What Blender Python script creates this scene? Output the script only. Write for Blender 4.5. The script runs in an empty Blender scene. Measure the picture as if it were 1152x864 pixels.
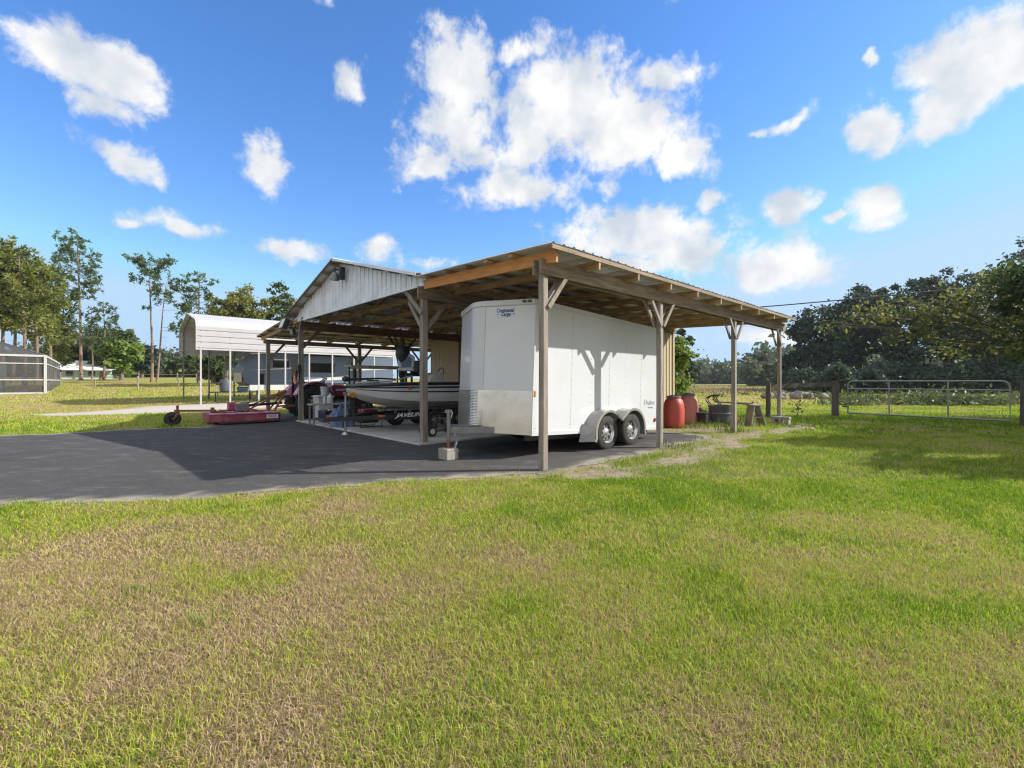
import bpy, bmesh, math, random
import numpy as np
from mathutils import Vector, Matrix, noise as mnoise
rnd = random.Random(7)
R = math.radians
scn = bpy.context.scene
COL = scn.collection

# ------------------------------------------------------------------ frame of the barn
UX, UY = 0.732, 0.681
ANG = math.atan2(UY, UX)
OX, OY = 0.473, 6.858           # foot of the barn's front corner post


def W(u, v, z=0.0):
    return Vector((OX + u * UX - v * UY, OY + u * UY + v * UX, z))


def UV(x, y):
    dx, dy = x - OX, y - OY
    return dx * UX + dy * UY, -dx * UY + dy * UX


def sstep(a, b, x):
    t = np.clip((x - a) / (b - a), 0, 1)
    return t * t * (3 - 2 * t)


def ground_z(x, y):
    """terrain: level round the barn, rising gently far off to the left"""
    x = np.asarray(x, float)
    y = np.asarray(y, float)
    d = np.hypot(x * 0.55, y) - 24.0
    rise = np.where(d > 0, 0.030 * (d + 6 * (np.exp(-np.clip(d, 0, None) / 6) - 1)), 0)
    rise = np.where(rise > 2.2, 2.2 + (rise - 2.2) * 0.08, rise)
    return rise * sstep(2.0, -9.0, x * 30 / np.maximum(y, 10))


def gz(x, y):
    return float(ground_z(x, y))


# ------------------------------------------------------------------ materials
MATS = {}


def new_mat(name):
    m = bpy.data.materials.new(name)
    m.use_nodes = True
    nt = m.node_tree
    return m, nt, nt.nodes['Principled BSDF']


def mat(name, col, rough=0.6, metal=0.0, var=0.12, scale=6.0, bump=0.0, bscale=60.0, coat=0.0, dirt=None, dscale=2.0, stretch=(1, 1, 1), spec=0.5):
    """base colour broken up by two noises, optional dirt blotches and fine bump"""
    m, nt, b = new_mat(name)
    N, L = nt.nodes, nt.links
    tc = N.new('ShaderNodeTexCoord')
    mp = N.new('ShaderNodeMapping')
    mp.inputs['Scale'].default_value = stretch
    L.new(tc.outputs['Object'], mp.inputs['Vector'])
    n1 = N.new('ShaderNodeTexNoise')
    n1.inputs['Scale'].default_value = scale
    n1.inputs['Detail'].default_value = 6
    n1.inputs['Roughness'].default_value = 0.65
    L.new(mp.outputs[0], n1.inputs['Vector'])
    r = N.new('ShaderNodeValToRGB')
    c = Vector(col)
    r.color_ramp.elements[0].position = 0.3
    r.color_ramp.elements[1].position = 0.7
    r.color_ramp.elements[0].color = (*(c * (1 - var)), 1)
    r.color_ramp.elements[1].color = (*[min(1, k * (1 + var)) for k in c], 1)
    L.new(n1.outputs['Fac'], r.inputs[0])
    out = r.outputs[0]
    if dirt:
        n2 = N.new('ShaderNodeTexNoise')
        n2.inputs['Scale'].default_value = dscale
        n2.inputs['Detail'].default_value = 8
        n2.inputs['Roughness'].default_value = 0.7
        L.new(mp.outputs[0], n2.inputs['Vector'])
        r2 = N.new('ShaderNodeValToRGB')
        r2.color_ramp.elements[0].position = 0.48
        r2.color_ramp.elements[1].position = 0.72
        r2.color_ramp.elements[1].color = (dirt[3],) * 3 + (1,)
        r2.color_ramp.elements[0].color = (0, 0, 0, 1)
        L.new(n2.outputs['Fac'], r2.inputs[0])
        mx = N.new('ShaderNodeMix')
        mx.data_type = 'RGBA'
        L.new(r2.outputs[0], mx.inputs['Factor'])
        L.new(out, mx.inputs['A'])
        mx.inputs['B'].default_value = (*dirt[:3], 1)
        out = mx.outputs['Result']
    L.new(out, b.inputs['Base Color'])
    b.inputs['Roughness'].default_value = rough
    b.inputs['Metallic'].default_value = metal
    b.inputs['Specular IOR Level'].default_value = spec
    if coat:
        b.inputs['Coat Weight'].default_value = coat
        b.inputs['Coat Roughness'].default_value = 0.08
    if bump:
        n3 = N.new('ShaderNodeTexNoise')
        n3.inputs['Scale'].default_value = bscale
        n3.inputs['Detail'].default_value = 5
        L.new(mp.outputs[0], n3.inputs['Vector'])
        bp = N.new('ShaderNodeBump')
        bp.inputs['Strength'].default_value = bump
        bp.inputs['Distance'].default_value = 0.02
        L.new(n3.outputs['Fac'], bp.inputs['Height'])
        L.new(bp.outputs[0], b.inputs['Normal'])
    MATS[name] = m
    return m


wood_old = mat('weathered_wood', (0.275, 0.245, 0.212), 0.85, var=0.35, scale=3.0, bump=0.5, bscale=30, stretch=(5, 5, 0.6), dirt=(0.13, 0.10, 0.075, 0.8), dscale=2)
wood_pale = mat('silvered_wood', (0.33, 0.30, 0.265), 0.85, var=0.35, scale=4.0, bump=0.5, bscale=30, stretch=(5, 5, 0.5), dirt=(0.15, 0.12, 0.09, 0.8), dscale=2.4)
wood_post = mat('dark_fence_wood', (0.105, 0.09, 0.075), 0.9, var=0.4, scale=4.0, bump=0.5, bscale=30, stretch=(5, 5, 0.6))
wood_beam = mat('beam_wood', (0.275, 0.215, 0.158), 0.85, var=0.4, scale=3.0, bump=0.4, bscale=30, stretch=(0.6, 5, 5), dirt=(0.12, 0.085, 0.06, 0.8), dscale=2.5)
wood_raft = mat('rafter_wood', (0.46, 0.32, 0.19), 0.85, var=0.35, scale=3.0, bump=0.3, bscale=30, stretch=(5, 0.6, 5), dirt=(0.15, 0.10, 0.065, 0.7), dscale=2)
wood_dark = mat('old_dark_wood', (0.15, 0.10, 0.07), 0.9, var=0.4, scale=3.0, bump=0.3, bscale=30, stretch=(0.6, 5, 5))
wood_new = mat('orange_pine_board', (0.52, 0.235, 0.062), 0.7, var=0.2, scale=4.0, bump=0.2, bscale=20, stretch=(5, 0.8, 5), dirt=(0.32, 0.16, 0.06, 0.7), dscale=3)
wood_grey = mat('grey_plank', (0.34, 0.30, 0.26), 0.9, var=0.3, scale=5.0, bump=0.4, bscale=40)
roof_metal = mat('galvanised_roof', (0.76, 0.76, 0.76), 0.42, metal=0.35, var=0.12, scale=1.2, dirt=(0.42, 0.32, 0.24, 0.45), dscale=0.9)
lean_metal = mat('lean_to_roof_sheet', (0.80, 0.81, 0.82), 0.45, metal=0.25, var=0.08, scale=1.2, dirt=(0.42, 0.33, 0.25, 0.4), dscale=1.1)
roof_under = mat('barn_roof_sheet', (0.58, 0.54, 0.50), 0.5, metal=0.35, var=0.25, scale=1.0, dirt=(0.25, 0.14, 0.075, 0.75), dscale=0.8)
gable_metal = mat('pale_gable_siding', (0.72, 0.75, 0.79), 0.45, metal=0.25, var=0.1, scale=1.5, dirt=(0.36, 0.34, 0.32, 0.5), dscale=1.6)
cream = mat('cream_siding', (0.56, 0.48, 0.33), 0.5, metal=0.0, var=0.07, scale=1.5, dirt=(0.42, 0.34, 0.24, 0.4), dscale=1.5)
carport_white = mat('carport_white_metal', (0.46, 0.455, 0.47), 0.45, metal=0.05, var=0.05, scale=0.5, dirt=(0.36, 0.34, 0.34, 0.45), dscale=0.6)
white_paint = mat('white_trailer_skin', (0.60, 0.625, 0.66), 0.28, var=0.025, scale=1.2, coat=0.4, dirt=(0.52, 0.52, 0.51, 0.35), dscale=0.9, bump=0.02, bscale=1.5)
white_trim = mat('white_trim', (0.56, 0.58, 0.61), 0.35, var=0.03, scale=4, dirt=(0.5, 0.49, 0.47, 0.4), dscale=5)
alu = mat('brushed_aluminium', (0.70, 0.70, 0.69), 0.38, metal=0.9, var=0.08, scale=4, dirt=(0.42, 0.38, 0.33, 0.5), dscale=3)
rubber = mat('tyre_rubber', (0.034, 0.031, 0.029), 0.85, var=0.3, scale=12, bump=0.4, bscale=80, dirt=(0.10, 0.088, 0.075, 0.55), dscale=6)
dull_alu = mat('dull_aluminium', (0.36, 0.355, 0.35), 0.5, metal=0.5, var=0.15, scale=4, dirt=(0.2, 0.18, 0.15, 0.6), dscale=4)
chrome = mat('steel_rim', (0.72, 0.72, 0.73), 0.28, metal=0.9, var=0.08, scale=10)
rim_white = mat('white_rim', (0.7, 0.7, 0.68), 0.5, var=0.1, scale=10)
dark_steel = mat('dark_steel', (0.045, 0.045, 0.05), 0.5, metal=0.3, var=0.25, scale=8, dirt=(0.12, 0.08, 0.06, 0.5), dscale=5)
grey_steel = mat('grey_steel', (0.22, 0.23, 0.24), 0.5, metal=0.5, var=0.2, scale=8, dirt=(0.2, 0.12, 0.07, 0.4), dscale=6)
galv = mat('galvanised_tube', (0.30, 0.31, 0.31), 0.45, metal=0.7, var=0.15, scale=8, dirt=(0.25, 0.2, 0.16, 0.4), dscale=5)
concrete = mat('concrete_block', (0.30, 0.285, 0.26), 0.9, var=0.15, scale=14, bump=0.6, bscale=90)
faded_red = mat('faded_red_paint', (0.30, 0.05, 0.085), 0.55, var=0.35, scale=3, dirt=(0.36, 0.19, 0.22, 0.7), dscale=4)
maroon = mat('maroon_hood', (0.26, 0.035, 0.09), 0.4, var=0.2, scale=3, dirt=(0.25, 0.13, 0.17, 0.5), dscale=4)
pinkish = mat('sun_bleached_fender', (0.60, 0.33, 0.48), 0.6, var=0.15, scale=3, dirt=(0.34, 0.04, 0.15, 0.9), dscale=2.2)
rust = mat('rusty_steel', (0.26, 0.12, 0.075), 0.8, metal=0.2, var=0.4, scale=8, bump=0.2, bscale=60)
black_plastic = mat('black_plastic', (0.022, 0.022, 0.024), 0.5, var=0.2, scale=8)
seat_blue = mat('blue_vinyl', (0.10, 0.16, 0.27), 0.5, var=0.1, scale=8)
seat_grey = mat('grey_vinyl', (0.52, 0.55, 0.60), 0.5, var=0.06, scale=8)
gelcoat = mat('boat_gelcoat', (0.80, 0.80, 0.79), 0.3, var=0.03, scale=2, coat=0.5, dirt=(0.55, 0.52, 0.46, 0.4), dscale=1.5)
gel_bottom = mat('boat_bottom_gelcoat', (0.70, 0.68, 0.63), 0.4, var=0.04, scale=2, coat=0.2)
navy = mat('navy_stripe', (0.02, 0.035, 0.075), 0.35, var=0.1, scale=4, coat=0.3)
carpet = mat('boat_deck_carpet', (0.16, 0.17, 0.19), 0.95, var=0.15, scale=30)
orange = mat('orange_reflector', (0.80, 0.16, 0.03), 0.5, var=0.08, scale=8)
red_plastic = mat('red_barrel_plastic', (0.50, 0.075, 0.055), 0.5, var=0.12, scale=4, dirt=(0.34, 0.06, 0.05, 0.5), dscale=4)
pink_plastic = mat('sun_faded_barrel_plastic', (0.52, 0.20, 0.18), 0.6, var=0.12, scale=4, dirt=(0.36, 0.12, 0.11, 0.5), dscale=4)
lid_grey = mat('grey_lid', (0.16, 0.14, 0.14), 0.6, var=0.15, scale=8)
bin_white = mat('white_bin_plastic', (0.48, 0.50, 0.53), 0.5, var=0.06, scale=5, dirt=(0.4, 0.4, 0.42, 0.5), dscale=5)
jug_blue = mat('pale_jug_plastic', (0.50, 0.60, 0.66), 0.4, var=0.08, scale=8)
rv_blue = mat('slate_blue_camper_skin', (0.115, 0.155, 0.225), 0.4, var=0.06, scale=1, coat=0.2)
rv_grey = mat('grey_camper_skin', (0.20, 0.22, 0.25), 0.45, var=0.06, scale=1)
rv_white = mat('white_camper_graphic', (0.60, 0.60, 0.60), 0.4, var=0.04, scale=1)
cage_white = mat('cage_frame_paint', (0.50, 0.50, 0.51), 0.5, var=0.05, scale=2)
rv_cream = mat('cream_camper_front', (0.5, 0.44, 0.33), 0.45, var=0.06, scale=1)
barrel_grey = mat('dark_grey_barrel_plastic', (0.085, 0.095, 0.11), 0.5, var=0.15, scale=5)
rock_m = mat('pale_rock', (0.22, 0.20, 0.18), 0.9, var=0.3, scale=6, bump=0.6, bscale=30)
brick_m = mat('old_brick', (0.40, 0.17, 0.10), 0.9, var=0.25, scale=12, bump=0.4, bscale=60)
house_white = mat('white_house_wall', (0.40, 0.52, 0.48), 0.6, var=0.06, scale=1)
house_roof = mat('white_metal_house_roof', (0.60, 0.62, 0.64), 0.45, var=0.04, scale=1)
letter_navy = mat('navy_lettering', (0.03, 0.06, 0.16), 0.5, var=0.05)
letter_grey = mat('grey_lettering', (0.24, 0.26, 0.29), 0.5, var=0.05)
letter_white = mat('white_lettering', (0.8, 0.8, 0.8), 0.5, var=0.03)
decal_blue = mat('pale_blue_decal', (0.62, 0.70, 0.78), 0.4, var=0.04)
amber = mat('amber_lens', (0.55, 0.22, 0.03), 0.3, var=0.05)
red_lens = mat('red_lens', (0.35, 0.02, 0.02), 0.3, var=0.05)
black_wire = mat('black_cable', (0.03, 0.03, 0.035), 0.6, var=0.1)
bark = mat('pine_bark', (0.23, 0.165, 0.125), 0.95, var=0.35, scale=2, bump=0.5, bscale=6, stretch=(3, 3, 0.5))
bark_oak = mat('oak_bark', (0.17, 0.145, 0.12), 0.95, var=0.3, scale=2, bump=0.5, bscale=6)


def glass_mat(name, col, rough=0.1):
    m, nt, b = new_mat(name)
    b.inputs['Base Color'].default_value = (*col, 1)
    b.inputs['Roughness'].default_value = rough
    b.inputs['Specular IOR Level'].default_value = 0.7
    return m


dark_glass = glass_mat('dark_window_glass', (0.012, 0.014, 0.018))
lens_glass = glass_mat('lamp_lens', (0.62, 0.62, 0.55), 0.2)

m, nt, b = new_mat('diamond_plate')
N, L = nt.nodes, nt.links
tc = N.new('ShaderNodeTexCoord')
n = N.new('ShaderNodeTexNoise'); n.inputs['Scale'].default_value = 1.6; n.inputs['Detail'].default_value = 5
L.new(tc.outputs['Object'], n.inputs['Vector'])
r = N.new('ShaderNodeValToRGB')
r.color_ramp.elements[0].color = (0.50, 0.46, 0.40, 1); r.color_ramp.elements[1].color = (0.78, 0.77, 0.74, 1)
L.new(n.outputs['Fac'], r.inputs[0]); L.new(r.outputs[0], b.inputs['Base Color'])
b.inputs['Metallic'].default_value = 0.92
b.inputs['Roughness'].default_value = 0.30
wv = N.new('ShaderNodeTexWave'); wv.wave_type = 'BANDS'; wv.bands_direction = 'Z'; wv.inputs['Scale'].default_value = 11
L.new(tc.outputs['Object'], wv.inputs['Vector'])
n4 = N.new('ShaderNodeTexNoise'); n4.inputs['Scale'].default_value = 3.5
L.new(tc.outputs['Object'], n4.inputs['Vector'])
ad = N.new('ShaderNodeMath'); ad.operation = 'MULTIPLY_ADD'; ad.inputs[1].default_value = 0.12
L.new(wv.outputs['Fac'], ad.inputs[0]); L.new(n4.outputs['Fac'], ad.inputs[2])
bp = N.new('ShaderNodeBump'); bp.inputs['Strength'].default_value = 0.35; bp.inputs['Distance'].default_value = 0.05
L.new(ad.outputs[0], bp.inputs['Height']); L.new(bp.outputs[0], b.inputs['Normal'])
diamond = m
polished = mat('scuffed_aluminium', (0.70, 0.69, 0.67), 0.24, metal=0.92, var=0.14, scale=1.4, dirt=(0.46, 0.40, 0.32, 0.55), dscale=1.8, bump=0.05, bscale=2.5)


def screen_mat():
    m, nt, b = new_mat('insect_screen')
    N, L = nt.nodes, nt.links
    b.inputs['Base Color'].default_value = (0.07, 0.07, 0.075, 1)
    b.inputs['Roughness'].default_value = 0.7
    tr = N.new('ShaderNodeBsdfTransparent')
    mx = N.new('ShaderNodeMixShader'); mx.inputs[0].default_value = 0.72
    L.new(tr.outputs[0], mx.inputs[1]); L.new(b.outputs[0], mx.inputs[2])
    L.new(mx.outputs[0], N['Material Output'].inputs['Surface'])
    return m


screen = screen_mat()


def leaf_mat(name, cols, trans=0.35, rough=0.55):
    """foliage: colour varies leaf by leaf and clump by clump"""
    m, nt, b = new_mat(name)
    N, L = nt.nodes, nt.links
    g = N.new('ShaderNodeNewGeometry')
    tc = N.new('ShaderNodeTexCoord')
    n = N.new('ShaderNodeTexNoise'); n.inputs['Scale'].default_value = 0.5; n.inputs['Detail'].default_value = 3
    L.new(tc.outputs['Object'], n.inputs['Vector'])
    md = N.new('ShaderNodeMath'); md.operation = 'MULTIPLY_ADD'; md.inputs[1].default_value = 0.55
    L.new(g.outputs['Random Per Island'], md.inputs[0])
    m2 = N.new('ShaderNodeMath'); m2.operation = 'MULTIPLY_ADD'; m2.inputs[1].default_value = 1.3; m2.inputs[2].default_value = -0.42
    L.new(n.outputs['Fac'], m2.inputs[0]); L.new(m2.outputs[0], md.inputs[2])
    r = N.new('ShaderNodeValToRGB')
    r.color_ramp.elements[0].color = (*cols[0], 1)
    r.color_ramp.elements[1].color = (*cols[-1], 1)
    for i, c in enumerate(cols[1:-1]):
        e = r.color_ramp.elements.new((i + 1) / (len(cols) - 1)); e.color = (*c, 1)
    L.new(md.outputs[0], r.inputs[0])
    L.new(r.outputs[0], b.inputs['Base Color'])
    b.inputs['Roughness'].default_value = rough
    b.inputs['Specular IOR Level'].default_value = 0.35
    t = N.new('ShaderNodeBsdfTranslucent'); L.new(r.outputs[0], t.inputs[0])
    mx = N.new('ShaderNodeMixShader'); mx.inputs[0].default_value = trans
    L.new(b.outputs[0], mx.inputs[1]); L.new(t.outputs[0], mx.inputs[2])
    L.new(mx.outputs[0], N['Material Output'].inputs['Surface'])
    return m


pine_green = leaf_mat('pine_needles', [(0.0510, 0.0884, 0.0374), (0.1020, 0.1530, 0.0595), (0.1700, 0.2125, 0.0765)])
pine_gold = leaf_mat('yellowing_pine_needles', [(0.0800, 0.1200, 0.0352), (0.1920, 0.2240, 0.0512), (0.3200, 0.3040, 0.0640)])
oak_dark = leaf_mat('dark_oak_leaves', [(0.0227, 0.0421, 0.0324), (0.0454, 0.0745, 0.0486), (0.0972, 0.1328, 0.0648)])
oak_mid = leaf_mat('oak_leaves', [(0.0510, 0.0884, 0.0408), (0.1020, 0.1496, 0.0544), (0.1870, 0.2210, 0.0765)])
leaf_bright = leaf_mat('bright_leaves', [(0.0960, 0.1600, 0.0320), (0.1920, 0.2880, 0.0480), (0.3200, 0.4000, 0.0800)], 0.45)
leaf_gold = leaf_mat('olive_gold_leaves', [(0.0736, 0.1104, 0.0368), (0.2024, 0.2208, 0.0552), (0.4048, 0.3680, 0.0920)], 0.45)
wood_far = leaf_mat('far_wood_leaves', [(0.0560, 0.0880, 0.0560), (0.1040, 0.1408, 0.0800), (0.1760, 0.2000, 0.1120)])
live_leaf = leaf_mat('live_oak_leaves', [(0.022, 0.042, 0.02), (0.045, 0.078, 0.026), (0.095, 0.13, 0.036), (0.38, 0.35, 0.075)], 0.45)
gold_dim = leaf_mat('olive_twig_leaves', [(0.03, 0.05, 0.018), (0.08, 0.10, 0.03), (0.20, 0.21, 0.055), (0.36, 0.33, 0.08)], 0.45)
weed_leaf = leaf_mat('weed_leaves', [(0.0450, 0.0731, 0.0225), (0.1013, 0.1350, 0.0394), (0.2250, 0.2137, 0.0900)], 0.4)
weed_tan = leaf_mat('dry_field_grass', [(0.16, 0.13, 0.07), (0.26, 0.21, 0.11), (0.36, 0.30, 0.17)], 0.3)


# ------------------------------------------------------------------ mesh builder
class MB:
    def __init__(self):
        self.v, self.f = [], []

    def add(self, vs, fs, M=None):
        o = len(self.v)
        for p in vs:
            p = Vector(p)
            self.v.append(tuple(M @ p) if M is not None else tuple(p))
        for f in fs:
            self.f.append(tuple(i + o for i in f))
        return self

    def box(self, c, s, rot=None):
        x, y, z = s[0] / 2, s[1] / 2, s[2] / 2
        vs = [(-x, -y, -z), (x, -y, -z), (x, y, -z), (-x, y, -z), (-x, -y, z), (x, -y, z), (x, y, z), (-x, y, z)]
        M = Matrix.Translation(c)
        if rot is not None:
            M = M @ rot.to_4x4()
        return self.add(vs, [(0, 3, 2, 1), (4, 5, 6, 7), (0, 1, 5, 4), (1, 2, 6, 5), (2, 3, 7, 6), (3, 0, 4, 7)], M)

    def box2(self, a, b):
        return self.box([(i + j) / 2 for i, j in zip(a, b)], [abs(j - i) for i, j in zip(a, b)])

    def bar(self, p, q, w, h, up=(0, 0, 1)):
        """rectangular bar from p to q: w wide, h deep along up"""
        p, q = Vector(p), Vector(q)
        d = q - p
        x = d.normalized()
        up = Vector(up)
        if abs(x.dot(up)) > 0.99:
            up = Vector((1, 0, 0))
        y = up.cross(x).normalized()
        z = x.cross(y)
        return self.box((p + q) / 2, (d.length, w, h), Matrix((x, y, z)).transposed())

    def tube(self, pts, r, n=8, cap=True):
        pts = [Vector(p) for p in pts]
        rs = r if isinstance(r, (list, tuple)) else [r] * len(pts)
        vs, fs = [], []
        prev = None
        for i, p in enumerate(pts):
            d = (pts[min(i + 1, len(pts) - 1)] - pts[max(i - 1, 0)]).normalized()
            if prev is None:
                a = d.orthogonal().normalized()
            else:
                a = (prev - d * prev.dot(d))
                a = a.normalized() if a.length > 1e-5 else d.orthogonal().normalized()
            prev = a
            b_ = d.cross(a)
            for k in range(n):
                t = 2 * math.pi * k / n
                vs.append(p + (a * math.cos(t) + b_ * math.sin(t)) * rs[i])
        for i in range(len(pts) - 1):
            for k in range(n):
                k2 = (k + 1) % n
                fs.append((i * n + k, i * n + k2, (i + 1) * n + k2, (i + 1) * n + k))
        if cap:
            fs.append(tuple(range(n - 1, -1, -1)))
            fs.append(tuple(range((len(pts) - 1) * n, len(pts) * n)))
        return self.add(vs, fs)

    def lathe(self, prof, n=24, M=None, close=False, caps=True):
        """prof: (r, z) turned about z"""
        vs, fs = [], []
        for (r_, z) in prof:
            for k in range(n):
                t = 2 * math.pi * k / n
                vs.append((r_ * math.cos(t), r_ * math.sin(t), z))
        m_ = len(prof)
        for i in range(m_ if close else m_ - 1):
            j = (i + 1) % m_
            for k in range(n):
                k2 = (k + 1) % n
                fs.append((i * n + k, i * n + k2, j * n + k2, j * n + k))
        if not close and caps:
            if prof[0][0] > 1e-4:
                fs.append(tuple(range(n - 1, -1, -1)))
            if prof[-1][0] > 1e-4:
                fs.append(tuple(range((m_ - 1) * n, m_ * n)))
        return self.add(vs, fs, M)

    def prism(self, poly, y0, y1, plane='xz'):
        """polygon in (x,z) swept from y0 to y1 (or (x,y) swept in z)"""
        n_ = len(poly)
        if plane == 'xz':
            vs = [(a, y0, b_) for a, b_ in poly] + [(a, y1, b_) for a, b_ in poly]
        elif plane == 'yz':
            vs = [(y0, a, b_) for a, b_ in poly] + [(y1, a, b_) for a, b_ in poly]
        else:
            vs = [(a, b_, y0) for a, b_ in poly] + [(a, b_, y1) for a, b_ in poly]
        fs = [tuple(range(n_)), tuple(range(2 * n_ - 1, n_ - 1, -1))]
        for i in range(n_):
            j = (i + 1) % n_
            fs.append((i, j, j + n_, i + n_))
        return self.add(vs, fs)

    def build(self, name, material, parent=None, smooth=False, bevel=0.0, M=None, fix=True):
        me = bpy.data.meshes.new(name)
        vs = self.v if M is None else [tuple(M @ Vector(p)) for p in self.v]
        me.from_pydata(vs, [], self.f)
        if fix:
            bm = bmesh.new(); bm.from_mesh(me)
            bmesh.ops.recalc_face_normals(bm, faces=bm.faces)
            bm.to_mesh(me); bm.free()
        me.materials.append(material)
        if smooth:
            me.polygons.foreach_set('use_smooth', [True] * len(me.polygons))
        o = bpy.data.objects.new(name, me)
        COL.objects.link(o)
        if parent:
            o.parent = parent
        if smooth:
            md = o.modifiers.new('split', 'EDGE_SPLIT'); md.split_angle = R(38)
        if bevel:
            md = o.modifiers.new('bevel', 'BEVEL'); md.width = bevel; md.segments = 2; md.limit_method = 'ANGLE'; md.angle_limit = R(40)
        return o


def tag(o, label=None, cat=None, group=None, kind=None):
    if label: o['label'] = label
    if cat: o['category'] = cat
    if group: o['group'] = group
    if kind: o['kind'] = kind
    return o


def thing(name, label, cat, loc, rz=0.0, group=None):
    o = bpy.data.objects.new(name, None)
    o.empty_display_size = 0.2
    COL.objects.link(o)
    o.location = loc
    o.rotation_euler = (0, 0, rz)
    return tag(o, label, cat, group)


def np_mesh(name, V, F, material, attrs=None, parent=None, smooth=False):
    """V (n,3), F list of arrays (m,k) of equal k"""
    me = bpy.data.meshes.new(name)
    me.vertices.add(len(V))
    me.vertices.foreach_set('co', np.asarray(V, np.float32).ravel())
    ls, st, tot = [], [], 0
    for A in F:
        A = np.asarray(A, np.int32)
        ls.append(A.ravel())
        st.append(tot + np.arange(len(A)) * A.shape[1])
        tot += A.size
    me.loops.add(tot)
    me.loops.foreach_set('vertex_index', np.concatenate(ls).astype(np.int32))
    stt = np.concatenate(st).astype(np.int32)
    me.polygons.add(len(stt))
    me.polygons.foreach_set('loop_start', stt)
    me.update(calc_edges=True)
    if smooth:
        me.polygons.foreach_set('use_smooth', np.ones(len(stt), bool))
    for k, a in (attrs or {}).items():
        at = me.attributes.new(k, 'FLOAT', 'POINT')
        at.data.foreach_set('value', np.asarray(a, np.float32))
    me.materials.append(material)
    o = bpy.data.objects.new(name, me)
    COL.objects.link(o)
    if parent:
        o.parent = parent
    return o


def text(name, s, size, material, parent, M, shear=0.0, bold=0.0, extr=0.0015, width=None):
    cu = bpy.data.curves.new(name, 'FONT')
    cu.body = s; cu.size = size; cu.shear = shear; cu.extrude = extr; cu.offset = bold
    cu.align_x = 'CENTER'; cu.align_y = 'CENTER'; cu.resolution_u = 3
    tmp = bpy.data.objects.new(name + '_tmp', cu)
    COL.objects.link(tmp)
    dg = bpy.context.evaluated_depsgraph_get()
    me = bpy.data.meshes.new_from_object(tmp.evaluated_get(dg))
    bpy.data.objects.remove(tmp)
    bpy.data.curves.remove(cu)
    xs = [v.co.x for v in me.vertices]
    if width and xs:
        k = width / (max(xs) - min(xs))
        me.transform(Matrix.Diagonal((k, 1, 1, 1)))
    me.transform(M)
    me.name = name
    me.materials.clear(); me.materials.append(material)
    o = bpy.data.objects.new(name, me)
    COL.objects.link(o)
    o.parent = parent
    return o


def face_m(origin, right, up):
    """matrix whose x is right, y is up, placed at origin (for lettering)"""
    r_, u_ = Vector(right).normalized(), Vector(up).normalized()
    n_ = r_.cross(u_)
    u_ = n_.cross(r_)
    M = Matrix((r_, u_, n_)).transposed().to_4x4()
    M.translation = Vector(origin)
    return M


def inpoly(px, py, poly):
    px = np.asarray(px); py = np.asarray(py)
    c = np.zeros(px.shape, bool)
    n_ = len(poly)
    j = n_ - 1
    for i in range(n_):
        xi, yi = poly[i]; xj, yj = poly[j]
        cond = ((yi > py) != (yj > py)) & (px < (xj - xi) * (py - yi) / (yj - yi + 1e-12) + xi)
        c ^= cond
        j = i
    return c


def poly_dist(px, py, poly, closed=True):
    d = np.full(np.shape(px), 1e9)
    n_ = len(poly)
    for i in range(n_ if closed else n_ - 1):
        ax, ay = poly[i]; bx, by = poly[(i + 1) % n_]
        ex, ey = bx - ax, by - ay
        t = np.clip(((px - ax) * ex + (py - ay) * ey) / (ex * ex + ey * ey + 1e-12), 0, 1)
        d = np.minimum(d, np.hypot(px - ax - t * ex, py - ay - t * ey))
    return d


RN = np.random.default_rng(3)
_G = [RN.random((256, 256)) for _ in range(4)]


def vnoise(x, y, g=0):
    x = np.asarray(x, float); y = np.asarray(y, float)
    xi = np.floor(x).astype(int); yi = np.floor(y).astype(int)
    fx, fy = x - xi, y - yi
    fx = fx * fx * (3 - 2 * fx); fy = fy * fy * (3 - 2 * fy)
    G = _G[g]
    a = G[xi % 256, yi % 256]; b_ = G[(xi + 1) % 256, yi % 256]
    c = G[xi % 256, (yi + 1) % 256]; d = G[(xi + 1) % 256, (yi + 1) % 256]
    return (a * (1 - fx) + b_ * fx) * (1 - fy) + (c * (1 - fx) + d * fx) * fy


def fbm(x, y, g=0, o=4):
    s, a, t = 0, 1, 0
    for i in range(o):
        s = s + a * vnoise(np.asarray(x) * 2 ** i + 17 * i, np.asarray(y) * 2 ** i + 5 * i, g); t += a; a *= 0.5
    return s / t

# ------------------------------------------------------------------ camera, sun, sky
cam_d = bpy.data.cameras.new('camera')
cam = bpy.data.objects.new('camera', cam_d)
COL.objects.link(cam)
cam.location = (0, 0, 1.35)
cam.rotation_euler = (R(90), 0, 0)
cam_d.sensor_width = 36
cam_d.lens = 508 / 1152 * 36
cam_d.shift_y = -3 / 1152
cam_d.clip_end = 20000
cam_d.clip_start = 0.05
scn.camera = cam

SUN_EL = 35.0
SUN_AZ = R(86.0)                # from +Y towards +X
sd = Vector((math.sin(SUN_AZ) * math.cos(R(SUN_EL)), math.cos(SUN_AZ) * math.cos(R(SUN_EL)), math.sin(R(SUN_EL))))
sun_d = bpy.data.lights.new('sun', 'SUN')
sun_d.energy = 4.2
sun_d.angle = R(0.55)
sun_d.color = (1.0, 0.94, 0.85)
sun = bpy.data.objects.new('sun', sun_d)
COL.objects.link(sun)
sun.location = (30, 2, 30)
sun.rotation_euler = sd.to_track_quat('Z', 'Y').to_euler()

scn.cycles.use_denoising = True
scn.cycles.filter_width = 1.2
scn.view_settings.view_transform = 'Standard'
scn.view_settings.look = 'None'
scn.view_settings.gamma = 1
scn.view_settings.exposure = 0.78

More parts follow.
